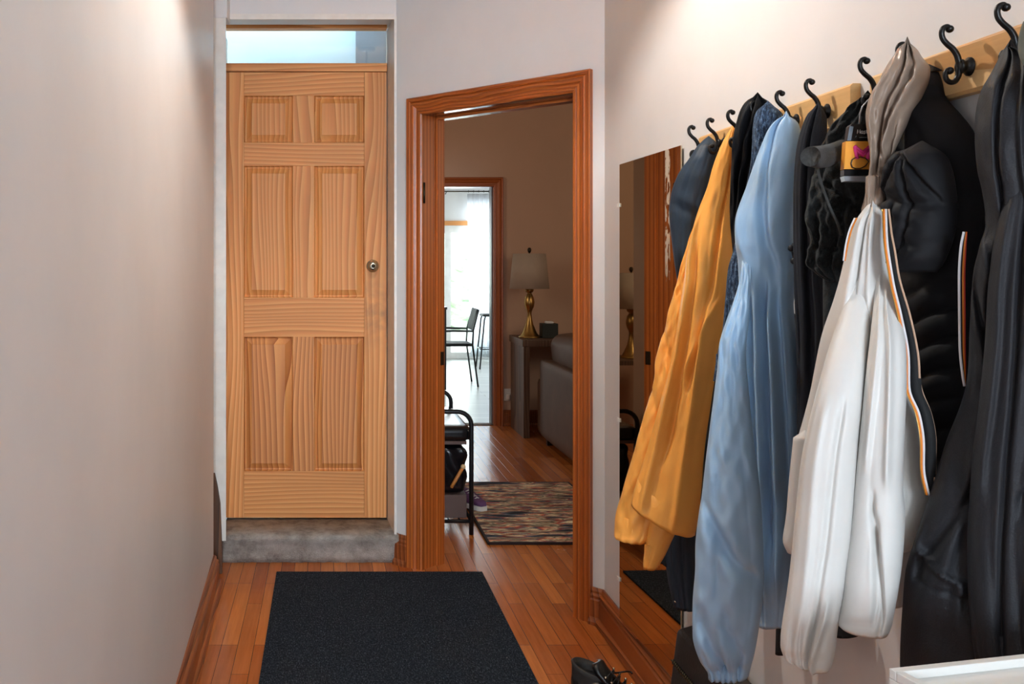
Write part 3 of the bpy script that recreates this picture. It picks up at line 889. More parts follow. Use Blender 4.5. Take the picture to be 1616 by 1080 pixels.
fs += [(i * W_ + nz_, (i + 1) * W_ + nz_, K_ + (i + 1) * W_ + nz_, K_ + i * W_ + nz_) for i in range(nx_)]
fs += [(i * W_ + 0, K_ + i * W_, K_ + (i + 1) * W_, (i + 1) * W_) for i in range(nx_)]
fs += [(j, j + 1, K_ + j + 1, K_ + j) for j in range(nz_)] + [(nx_ * W_ + j, K_ + nx_ * W_ + j, K_ + nx_ * W_ + j + 1, nx_ * W_ + j + 1) for j in range(nz_)]
tag(mb.add(vs, fs).build('hedge', HEDGE), 'washed-out green hedge outside the glass door', 'hedge')['kind'] = 'stuff'

# curtain with rod
cz = 2.30
t = thing('curtain_rod', (1.5, 12.6, 2.31), 'thin dark metal curtain rod above the glass door', 'curtain rod')
MB().tube([(0.5, 12.6, cz + 0.02), (2.42, 12.6, cz + 0.02)], 0.009).build('rod', DKMET, t)
for x in (0.75, 1.66, 2.40):
    MB().tube([(x, 12.6, cz + 0.02), (x, 12.70, cz + 0.02), (x, 12.80, cz + 0.0)], 0.007).build('bracket', DKMET, t)
cur = thing('curtain', (2.1, 12.6, 0.02), 'sheer white curtain gathered right of the glass door', 'curtain')
nxs, nzs = 160, 24; vs = []; fs = []
for j in range(nzs + 1):
    v = j / nzs; z = 2.29 - 2.24 * v
    xa, xb = 1.93 + 0.05 * v, 2.55
    for i in range(nxs + 1):
        u = i / nxs
        y = 12.6 + 0.028 * math.sin(u * 2 * PI * 11 + 0.6 * math.sin(v * 3)) * (0.6 + 0.5 * v) + 0.012 * math.sin(u * 37 + v * 2)
        vs.append((xa + (xb - xa) * u, y, z))
fs = [(j * (nxs + 1) + i, j * (nxs + 1) + i + 1, (j + 1) * (nxs + 1) + i + 1, (j + 1) * (nxs + 1) + i) for j in range(nzs) for i in range(nxs)]
o = MB().add(vs, fs, True).build('cloth', CURT, cur)
sm = o.modifiers.new('sol', 'SOLIDIFY'); sm.thickness = 0.0012
for k in range(7):
    MB().lathe([(0.016, -0.003), (0.019, 0), (0.016, 0.003), (0.013, 0), (0.016, -0.003)], (1.95 + k * 0.07, 12.6, cz + 0.02), 14, axis='X').build('ring', DKMET, cur)

# dining chairs (metal frame), tall dark plant stand
def metal_chair(x, y, rz, label, seat_h=0.45, hgt=0.83, arms=True):
    t = thing('dining_chair', (x, y, 0), label, 'chair', None)
    M = Matrix.Translation((x, y, 0)) @ Matrix.Rotation(rz, 4, 'Z')
    def T(pts, r=0.010): return [M @ Vector(p) for p in pts], r
    for sy in (-1, 1):
        p, r = T([(-0.22, 0.22 * sy, 0.0), (-0.19, 0.22 * sy, seat_h), (-0.17, 0.22 * sy, 0.60 if arms else seat_h)]); MB().tube(p, r).build('leg', BLKMET, t)
        p, r = T([(0.27, 0.22 * sy, 0.0), (0.21, 0.22 * sy, seat_h), (0.22, 0.22 * sy, 0.62), (0.28, 0.20 * sy, hgt)]); MB().tube(p, r).build('leg', BLKMET, t)
        if arms:
            p, r = T([(0.22, 0.22 * sy, 0.60), (0.0, 0.23 * sy, 0.605), (-0.15, 0.23 * sy, 0.60), (-0.175, 0.22 * sy, 0.57)], 0.012); MB().tube(p, r).build('armrest', BLKMET, t)
    MB().rbox(-0.20, 0.22, -0.21, 0.21, seat_h - 0.02, seat_h + 0.015, 0.015, M=M, sub=4).build('seat', BLKM, t)
    Mb = M @ Matrix.Translation((0.25, 0, 0.72)) @ Matrix.Rotation(0.22, 4, 'Y')
    MB().rbox(-0.012, 0.012, -0.20, 0.20, -0.12, 0.12, 0.011, M=Mb, sub=4).build('backrest', BLKM, t)
    return t


metal_chair(1.37, 10.15, 0.0, 'black metal armchair in the kitchen facing left')
# metal frame stool near the curtain
t = thing('metal_stool', (2.08, 11.7, 0), 'thin black metal frame stool in front of the white curtain', 'stool')
for sy in (-1, 1):
    for sx in (-1, 1):
        MB().tube([(2.08 + .15 * sx, 11.7 + .15 * sy, 0), (2.08 + .09 * sx, 11.7 + .13 * sy, 0.62 if sx < 0 else 0.66), (2.08 + .07 * sx, 11.7 + .13 * sy, 0.68)], 0.010).build('leg', BLKMET, t)
MB().rbox(1.97, 2.19, 11.55, 11.85, 0.66, 0.69, 0.012, sub=3).build('seat', BLKM, t)
MB().tube([(1.95, 11.57, .25), (2.2, 11.57, .25), (2.2, 11.83, .25), (1.95, 11.83, .25), (1.95, 11.57, .25)], 0.008).build('footrest', BLKMET, t)
# dark cabinet with potted plant in the kitchen
t = thing('kitchen_cabinet', (1.02, 9.6, 0), 'dark cabinet beside the kitchen glass door', 'cabinet')
MB().box(0.80, 1.235, 9.45, 9.8, 0.03, 0.86, 0.005).build('body', plain('dark_green_black', srgb(16, 26, 24), 0.4), t)
MB().box(0.82, 1.22, 9.47, 9.78, 0.0, 0.03).build('plinth', BLACKP, t)
MB().box(0.79, 1.243, 9.44, 9.81, 0.86, 0.885, 0.004).build('top', BLACKP, t)
t = thing('potted_plant', (1.10, 9.6, 0.886), 'small green potted plant on the dark kitchen cabinet', 'plant')
MB().lathe([(0.04, 0), (0.055, 0.09), (0.048, 0.09), (0.045, 0.08), (0, 0.08)], (1.10, 9.6, 0.886), 20).build('pot', BLACKP, t)
lm = MB()
for k in range(46):
    a = random.uniform(0, 2 * PI); e = random.uniform(0.2, 1.4); r = random.uniform(0.05, 0.15)
    c = Vector((1.10, 9.6, 0.97)); d = Vector((math.cos(a) * math.cos(e), math.sin(a) * math.cos(e), math.sin(e)))
    sd = d.cross(Vector((0, 0, 1))).normalized() * 0.012
    p1, p2 = c + d * r * .5, c + d * (r + .05)
    lm.add([p1, (p1 + p2) / 2 + sd, p2, (p1 + p2) / 2 - sd, (p1 + p2) / 2 + Vector((0, 0, .006))], [(0, 1, 4), (1, 2, 4), (2, 3, 4), (3, 0, 4)])
    lm.tube([c - Vector((0, 0, .02)), p1], 0.0015, 5)
lm.build('foliage', GREEN, t)['kind'] = 'stuff'

# ---------------------------------------------------------------- living room furniture
# console table
t = thing('console_table', (1.9, 7.26, 0), 'grey-brown slab-sided console table carrying the brass lamp', 'table')
MB().box(1.505, 1.552, 7.01, 7.50, 0, 0.70, 0.003).build('side_panel', CONSOLE, t)
MB().box(2.75, 2.80, 7.01, 7.50, 0, 0.70, 0.003).build('side_panel', CONSOLE, t)
MB().box(1.495, 2.81, 7.0, 7.51, 0.70, 0.752, 0.003).build('tabletop', CONSOLE, t)
# lamps
def table_lamp(LX, LY, zb, label):
    t = thing('table_lamp', (LX, LY, zb), label, 'lamp')
    prof = [(0.0, 0), (0.085, 0.0), (0.085, 0.008), (0.072, 0.016), (0.052, 0.05), (0.032, 0.10), (0.020, 0.15), (0.016, 0.19), (0.022, 0.215), (0.036, 0.245), (0.040, 0.28), (0.032, 0.32), (0.018, 0.345), (0.016, 0.352), (0.030, 0.360), (0.034, 0.375), (0.028, 0.388), (0.012, 0.395), (0.010, 0.43), (0, 0.43)]
    MB().lathe(prof, (LX, LY, zb), 32).build('base', BRASS, t)
    z0 = zb + 0.385
    pr = [(0.155, 0), (0.128, 0.275), (0.1255, 0.275), (0.1525, 0.0)]
    seg = 40; vs = [(LX + r * math.cos(2 * PI * k / seg), LY + r * math.sin(2 * PI * k / seg), z0 + z) for r, z in pr for k in range(seg)]
    fs = [(i * seg + k, i * seg + (k + 1) % seg, ((i + 1) % 4) * seg + (k + 1) % seg, ((i + 1) % 4) * seg + k) for i in range(4) for k in range(seg)]
    MB().add(vs, fs, True).build('lamp_shade', CREAM, t)
    MB().tube([(LX, LY, z0 + .04), (LX, LY, z0 + .28)], 0.004).tube([(LX - .127, LY, z0 + .27), (LX + .127, LY, z0 + .27)], 0.0025).build('stem', BRASS, t)
    MB().lathe([(0.006, 0), (0.013, .012), (0.016, .026), (0.011, .040), (0, .044)], (LX, LY, z0 + .28), 16).build('finial', DKMET, t)


table_lamp(1.60, 7.24, 0.752, 'brass baluster table lamp with beige drum shade on the console table')
table_lamp(-0.55, 7.10, 0.60, 'brass table lamp seen only in the mirror reflection')
t = thing('side_table', (-0.55, 7.10, 0), 'small dark side table seen only in the mirror reflection', 'table')
MB().box(-0.80, -0.30, 6.88, 7.32, 0.565, 0.60, 0.004).build('tabletop', CONSOLE, t)
for x in (-.77, -.33):
    for y in (6.91, 7.29): MB().box(x - .02, x + .02, y - .02, y + .02, 0, .565).build('leg', CONSOLE, t)
# small box, flat tray
a_ = at(863, 534, 7.2)
t = thing('dark_box', (1.745, 7.22, 0.752), 'small dark green box on the console table right of the lamp', 'box')
MB().box(1.685, 1.81, 7.17, 7.27, 0.752, 0.865, 0.004).build('body', plain('dark_green_box', srgb(28, 36, 30), 0.5), t)
MB().rbox(1.72, 1.78, 7.19, 7.25, 0.862, 0.882, 0.008, sub=3).build('tissue', PLAST_W, t)
tag(MB().box(1.85, 2.12, 7.06, 7.26, 0.752, 0.768, 0.004).build('closed_book', BLACKP), 'flat black book lying on the console table behind the sofa', 'book')
# sofa (its back faces the passage)
t = thing('sofa', (2.05, 6.0, 0), 'grey-brown leather sofa seen from behind its back', 'sofa')
MB().rbox(1.585, 1.76, 4.80, 6.86, 0.05, 0.625, 0.03, sub=6).build('back_frame', LEATHER, t)
MB().rbox(1.60, 2.50, 6.86, 6.985, 0.05, 0.47, 0.03, sub=5).build('arm', LEATHER, t)
MB().rbox(1.60, 2.50, 4.68, 4.86, 0.05, 0.47, 0.04, sub=5).build('arm', LEATHER, t)
MB().rbox(1.74, 2.50, 4.86, 6.86, 0.08, 0.30, 0.03, sub=5).build('base', LEATHER, t)
for k in range(2):
    ya, yb = 4.88 + k * 0.99, 4.88 + (k + 1) * 0.99 - 0.02
    MB().rbox(1.78, 2.52, ya, yb, 0.30, 0.44, 0.05, sub=5).build('seat_cushion', LEATHER, t)
    Mc = Matrix.Translation((1.78, (ya + yb) / 2, 0.69)) @ Matrix.Rotation(-0.12, 4, 'Y')
    c_ = MB().rbox(-0.12, 0.12, -(yb - ya) / 2, (yb - ya) / 2, -0.16, 0.13, 0.085, M=Mc, sub=7, puff=0.12).build('back_cushion', LEATHER, t)
for y in (4.95, 6.75):
    for x in (1.64, 2.42): MB().box(x - .02, x + .02, y - .02, y + .02, 0, 0.055).build('foot', BLACKP, t)
# multicolour rug
mb = MB()
tag(mb.box(0.775, 1.46, 4.37, 5.56, 0.0, 0.012, 0.004, M=Matrix.Rotation(0.0, 4, 'Z')).build('area_rug', MULTI), 'multicoloured streaky rug with dark edge inside the living room', 'rug')
rg = bpy.data.objects['area_rug']
rg['_o'] = tuple(rg.location)
MB().box(0.765, 0.777, 4.36, 5.57, 0.0, 0.013, 0.003).box(1.458, 1.47, 4.36, 5.57, 0.0, 0.013, 0.003).box(0.765, 1.47, 4.36, 4.372, 0.0, 0.013, 0.003).box(0.765, 1.47, 5.558, 5.57, 0.0, 0.013, 0.003).build('binding', plain('dark_binding', srgb(36, 22, 22), 0.8), rg)

# shoe bench with metal loops
t = thing('shoe_bench', (0.54, 4.90, 0), 'black metal shoe bench with padded seat left inside the doorway', 'bench')
BX0, BX1, BY0, BY1 = 0.39, 0.715, 4.53, 5.27
for y in (BY0, BY1):
    pts = [(BX1, y, 0)] + [(BX1, y, z) for z in (0.3, 0.5, 0.54)]
    for k in range(1, 7):
        a = PI / 2 * k / 6; pts.append((BX1 - 0.07 + 0.07 * math.cos(a), y, 0.54 + 0.066 * math.sin(a)))
    for k in range(0, 7):
        a = PI / 2 + PI / 2 * k / 6; pts.append((BX0 + 0.07 + 0.07 * math.cos(a), y, 0.54 + 0.066 * math.sin(a)))
    pts += [(BX0, y, 0.5), (BX0, y, 0.3), (BX0, y, 0)]
    MB().tube(pts, 0.0115, 12).build('end_loop', BLKMET, t)
for z in (0.065, 0.255):
    mb = MB()
    for x in (BX0, BX1): mb.tube([(x, BY0, z), (x, BY1, z)], 0.008)
    for y in (BY0, BY1): mb.tube([(BX0, y, z), (BX1, y, z)], 0.009)
    if z < 0.2:
        for k in range(1, 6): mb.tube([(BX0 + (BX1 - BX0) * k / 6, BY0, z), (BX0 + (BX1 - BX0) * k / 6, BY1, z)], 0.004, 6)
        mb.build('shelf', BLKMET, t)
MB().rbox(BX0 - 0.01, BX1 + 0.005, BY0 + 0.012, BY1 - 0.012, 0.455, 0.525, 0.025, sub=6).build('seat', plain('black_vinyl_seat', srgb(20, 22, 24), 0.22), t)
MB().box(BX0, BX1 - .02, BY0 + .02, BY1 - .02, 0.44, 0.456).build('seat_board', BROWNB, t)
# black glossy bag on the lower shelf, with umbrella handle, box beneath
t = thing('black_bag', (0.55, 4.72, 0.19), 'shiny black bag on the storage box in the bench', 'bag')
mb = MB(); mb.rbox(0.41, 0.700, 4.56, 4.92, 0.192, 0.432, 0.04, sub=9, puff=0.0)
for i, v in enumerate(mb.v):
    x, y, z = v; mb.v[i] = (x + .006 * math.sin(z * 60 + y * 20), y + .006 * math.sin(x * 70 + z * 31), z)
mb.build('body', BAGF, t)
MB().tube([(0.47, 4.60, 0.40), (0.48, 4.60, 0.428), (0.55, 4.60, 0.436), (0.62, 4.60, 0.428), (0.63, 4.60, 0.40)], 0.006).build('handle', BAGF, t)
t = thing('umbrella_handle', (0.66, 4.50, 0.25), 'short wooden handle with round end leaning out of the black bag', 'handle')
p0, p1 = at(716, 763, 4.512), at(731, 737, 4.50)
MB().tube([p0 + (p0 - p1) * .25, p0, p1], 0.0085, 12).build('shaft', OAKH, t)
MB().sphere(p1, 0.0125).build('end_cap', plain('pale_wood_end', srgb(226, 190, 140), 0.4), t)
tag(MB().box(0.41, 0.695, 4.55, 4.92, 0.076, 0.190, 0.004).build('storage_box', BROWNB), 'brown-mauve box on the lowest shelf of the bench', 'box')
# sneaker peeking past the bench
def shoe(name, label, x, y, rz, Lh, W_, mat, sole, lace, high=0.08, base=0.0):
    t = thing(name, (x, y, base), label, 'shoe')
    M = Matrix.Translation((x, y, base)) @ Matrix.Rotation(rz, 4, 'Z')
    n, sg = 22, 20
    def sec(u):      # u 0 heel .. 1 toe
        w = W_ * (0.72 + 0.28 * math.sin(PI * min(1, u * 1.15) ** 1.3)) * (1 - max(0, u - .85) ** 2 * 20)
        h = high * (1.0 if u < 0.3 else 1.0 - 0.52 * min(1, (u - 0.3) / 0.5)) * (1 - max(0, u - .85) ** 2 * 22)
        return w, h
    vs = []
    for i in range(n + 1):
        u = i / n; w, h = sec(u)
        if i == 0: w *= .75
        for k in range(sg):
            a = 2 * PI * k / sg; c, s_ = math.cos(a), math.sin(a)
            vs.append(M @ Vector(((u - .5) * Lh, w / 2 * math.copysign(abs(c) ** .8, c), 0.02 + h * (0.5 + 0.5 * math.copysign(abs(s_) ** .6, s_)))))
    fs = [(i * sg + k, i * sg + (k + 1) % sg, (i + 1) * sg + (k + 1) % sg, (i + 1) * sg + k) for i in range(n) for k in range(sg)]
    fs += [tuple(range(sg)), tuple(n * sg + k for k in range(sg))]
    MB().add(vs, fs, True).build('upper', mat, t)
    vs = []
    for zl in (0.0, 0.024):
        for i in range(n + 1):
            u = i / n; w, h = sec(u); vs.append(M @ Vector(((u - .5) * Lh * 1.03, w / 2 * 1.06, zl)))
        for i in range(n, -1, -1):
            u = i / n; w, h = sec(u); vs.append(M @ Vector(((u - .5) * Lh * 1.03, -w / 2 * 1.06, zl)))
    m_ = 2 * (n + 1)
    MB().add(vs, [tuple(range(m_))[::-1], tuple(range(m_, 2 * m_))] + [(i, (i + 1) % m_, m_ + (i + 1) % m_, m_ + i) for i in range(m_)]).build('sole', sole, t)
    lm = MB()
    for k in range(5):
        u = 0.42 + 0.08 * k; w, h = sec(u)
        zt = 0.02 + h + .002
        lm.tube([M @ Vector(((u - .5) * Lh, -w * .26, zt - .008)), M @ Vector(((u - .48) * Lh, 0, zt + .002)), M @ Vector(((u - .5) * Lh, w * .26, zt - .008))], 0.003, 6)
    lm.build('laces', lace, t)
    return t, M, sec


shoe('sneaker', 'white and purple sneaker toe sticking out beside the shoe bench', 0.785, 5.02, -1.1, 0.25, 0.09, PURPLE, WHITEP, WHITEP, 0.065, 0.0135)

# boot by the mat
bt, MBt, bsec = shoe('hiking_boot', 'black hiking boot on the floor right of the black mat', 0.868, 2.75, -0.62, 0.26, 0.10, BOOTM, BLACKP, BLACKP, 0.07)
def boot_pt(x, y, z): return MBt @ Vector((x, y, z))
sg = 26; vs = []; rows_ = [(0.045, 0.062, 0.043, -0.075), (0.075, 0.058, 0.042, -0.078), (0.092, 0.056, 0.040, -0.080), (0.106, 0.060, 0.043, -0.078), (0.110, 0.054, 0.037, -0.078), (0.092, 0.046, 0.032, -0.078), (0.05, 0.044, 0.030, -0.075)]
for (z, ra, rb_, cx_) in rows_:
    for k in range(sg):
        a = 2 * PI * k / sg
        tilt = 0.014 * math.cos(a) if z > 0.09 else 0
        vs.append(boot_pt(cx_ + ra * math.cos(a), rb_ * math.sin(a), z + tilt * (-1 if z > .09 else 0)))
fs = [(i * sg + k, i * sg + (k + 1) % sg, (i + 1) * sg + (k + 1) % sg, (i + 1) * sg + k) for i in range(len(rows_) - 1) for k in range(sg)] + [tuple((len(rows_) - 1) * sg + k for k in range(sg))]
MB().add(vs, fs, True).build('collar', BOOTG, bt)
# tongue rising inside the collar
vs = []
tr_ = [(0.015, 0.080, 0.030), (-0.010, 0.097, 0.034), (-0.030, 0.117, 0.036), (-0.040, 0.133, 0.032), (-0.046, 0.138, 0.020)]
for (x, z, w_) in tr_:
    for k in range(9):
        a = (k / 8 - .5) * 2; vs.append(boot_pt(x - 0.012 * a * a, w_ * a, z - 0.006 * a * a))
for (x, z, w_) in tr_:
    for k in range(9):
        a = (k / 8 - .5) * 2; vs.append(boot_pt(x - 0.012 * a * a - .010, w_ * a, z - 0.006 * a * a - .004))
nn = 9; K2 = len(tr_) * 9
fs = [(i * nn + k, i * nn + k + 1, (i + 1) * nn + k + 1, (i + 1) * nn + k) for i in range(len(tr_) - 1) for k in range(8)]
fs += [tuple(K2 + q for q in reversed(f)) for f in fs]
rim = [i for i in range(9)] + [i * 9 + 8 for i in range(1, len(tr_))] + [(len(tr_) - 1) * 9 + k for k in range(7, -1, -1)] + [i * 9 for i in range(len(tr_) - 2, 0, -1)]
fs += [(rim[i], rim[(i + 1) % len(rim)], K2 + rim[(i + 1) % len(rim)], K2 + rim[i]) for i in range(len(rim))]
MB().add(vs, fs, True).build('tongue', BOOTM, bt)
lm = MB()
for k in range(4):
    x = -0.02 + k * 0.018; z = 0.108 - k * 0.011
    lm.tube([boot_pt(x, -.036, z - .006), boot_pt(x + .010, 0, z + .008), boot_pt(x, .036, z - .006)], 0.0028, 6)
    lm.tube([boot_pt(x, .036, z - .006), boot_pt(x + .012, 0, z + .007), boot_pt(x + .016, -.036, z - .016)], 0.0028, 6)
lp = [boot_pt(0.0 + .03 * math.cos(q) + .02, .0 + .03 * math.sin(q) - .01, .114 + .006 * math.sin(2 * q)) for q in np.linspace(0.6, 4.4, 16)]
lm.tube(lp, 0.0028, 6)
lm.build('laces', BLACKP, bt)
for k in range(4):
    for s_ in (-1, 1): MB().sphere(boot_pt(-0.02 + k * .018, .037 * s_, 0.106 - k * .011), 0.0042, 8).build('eyelet', SATIN, bt)

# black floor mat
tag(MB().box(-0.215, 0.672, 2.05, 3.962, 0.0, 0.009, 0.003, M=Matrix.Identity(4)).build('floor_mat', MATRUG), 'large black ribbed door mat in front of the pine door', 'mat')

# ---------------------------------------------------------------- mirror on the right wall
mt = thing('wall_mirror', (1.02, 2.9, 0.135), 'tall frameless mirror with flaked silvering left of the coats', 'mirror')
def WP(y, d, z): return Vector((xwall(y) - d, y, z))
ya, yb = 3.118, 2.607
def WPM(y, d, z): return Vector((xwall(y) - d - 0.0384 * (y - yb), y, z))     # leans a little off the wall at its far edge
BOXF = [(0, 3, 2, 1), (4, 5, 6, 7), (0, 1, 5, 4), (1, 2, 6, 5), (2, 3, 7, 6), (3, 0, 4, 7)]
def slab(y0, y1, d0, d1, z0, z1):
    return MB().add([WPM(y0, d0, z0), WPM(y1, d0, z0), WPM(y1, d1, z0), WPM(y0, d1, z0), WPM(y0, d0, z1), WPM(y1, d0, z1), WPM(y1, d1, z1), WPM(y0, d1, z1)], BOXF)
slab(ya, yb, 0.0065, 0.0105, 0.137, 1.6735).build('glass', MIRROR, mt)
slab(ya - .012, yb + .012, 0.002, 0.0063, 0.142, 1.668).build('backing', BROWNB, mt)
for y in (ya, yb):
    s_ = 1 if y == ya else -1
    for z in (0.26, 0.80, 1.53):
        q = slab(y + s_ * .016, y - s_ * .007, 0.0112, 0.0140, z, z + .012)
        q.tube([WPM(y + s_ * .009, 0.0, z + .006), WPM(y + s_ * .009, 0.012, z + .006)], 0.004, 8)
        q.build('clip', PLAST_W, mt)

# ---------------------------------------------------------------- coat racks
DB = 0.020


def rack(y0, y1, label):
    t = thing('coat_rack', (xwall((y0 + y1) / 2), (y0 + y1) / 2, 1.60), label, 'coat rack', 'pale wooden coat racks with iron hooks')
    bm = MB()
    n = Vector((-1, XK, 0)).normalized()
    c = 0.005
    pr = [(0, 1.598), (DB - c, 1.598), (DB, 1.598 + c), (DB, 1.676 - c), (DB - c, 1.676), (0, 1.676)]
    vs = [WP(y, d + .0005, z) for y in (y0, y1) for d, z in pr]; k = len(pr)
    bm.add(vs, [(i, (i + 1) % k, k + (i + 1) % k, k + i) for i in range(k)] + [tuple(range(k)), tuple(range(k, 2 * k))])
    bm.build('board', MAPLE, t)
    return t


HOOKCURVES = None


def hook(t, y, zc=1.637, yaw=0.0):
    """double scroll hook, upper long arm, lower short curl"""
    base = WP(y, DB, zc)
    def P(o_, u, s_=0.0): return base + Vector((-o_, XK * o_ + s_, u))
    m = MB()
    # round boss
    vs = []; 
    pr = [(0.0125, 0.0), (0.0125, 0.003), (0.009, 0.005), (0.0075, 0.011), (0.010, 0.013), (0.010, 0.017), (0.006, 0.0185), (0.0, 0.0185)]
    seg = 16
    for r, d in pr:
        for k in range(seg):
            a = 2 * PI * k / seg; vs.append(P(d, r * math.sin(a) * 1.15, r * math.cos(a)))
    m.add(vs, [(i * seg + k, i * seg + (k + 1) % seg, (i + 1) * seg + (k + 1) % seg, (i + 1) * seg + k) for i in range(len(pr) - 1) for k in range(seg)], True)
    up = [(0.015, -0.004), (0.017, 0.008), (0.020, 0.018), (0.026, 0.027), (0.034, 0.034), (0.0405, 0.042), (0.0425, 0.051), (0.040, 0.0585), (0.034, 0.061), (0.0305, 0.057)]
    lo = [(0.015, 0.006), (0.0165, -0.006), (0.018, -0.015), (0.023, -0.0225), (0.030, -0.0235), (0.0355, -0.019), (0.037, -0.011), (0.034, -0.005), (0.0305, -0.006)]
    def smooth(p, n=5):
        out = []
        for i in range(len(p) - 1):
            p0, p1, p2, p3 = p[max(i - 1, 0)], p[i], p[i + 1], p[min(i + 2, len(p) - 1)]
            for j in range(n):
                q = j / n
                out.append(tuple(0.5 * (2 * b + (c_ - a) * q + (2 * a - 5 * b + 4 * c_ - d) * q * q + (3 * b - a - 3 * c_ + d) * q ** 3) for a, b, c_, d in zip(p0, p1, p2, p3)))
        return out + [p[-1]]
    for arm, r0, r1 in ((up, 0.0048, 0.0036), (lo, 0.0045, 0.0034)):
        s_ = smooth(arm); n = len(s_)
        m.tube([P(a, b) for a, b in s_], [r0 + (r1 - r0) * i / n for i in range(n)], 10)
        m.sphere(P(*s_[-1]), 0.0058, 12)
    return m.build('hook', IRON, t)


r1 = rack(2.449, 1.718, 'pale wooden coat rack farther from the viewer, beside the mirror, with black iron hooks')
for y in (2.407, 2.285, 2.163, 2.042, 1.92, 1.798): hook(r1, y)
r2 = rack(1.653, 0.93, 'pale wooden coat rack nearest the viewer, cut by the picture edge, with black iron hooks')
for y in (1.61, 1.50, 1.39, 1.272, 1.155, 1.04): hook(r2, y)

# ================================================================ garments
def catmull(ys, vals, q):
    ys = np.asarray(ys, float); vals = np.asarray(vals, float)
    m = np.zeros_like(vals)
    d = np.diff(vals) / np.diff(ys)
    m[1:-1] = (d[:-1] + d[1:]) / 2; m[0] = d[0]; m[-1] = d[-1]
    for i in range(1, len(d)):
        if d[i - 1] * d[i] <= 0: m[i] = 0
    i = np.clip(np.searchsorted(ys, q, side='right') - 1, 0, len(ys) - 2)
    h = ys[i + 1] - ys[i]; t = (q - ys[i]) / h
    return ((2 * t ** 3 - 3 * t ** 2 + 1) * vals[i] + (t ** 3 - 2 * t ** 2 + t) * h * m[i] + (-2 * t ** 3 + 3 * t ** 2) * vals[i + 1] + (t ** 3 - t ** 2) * h * m[i + 1])


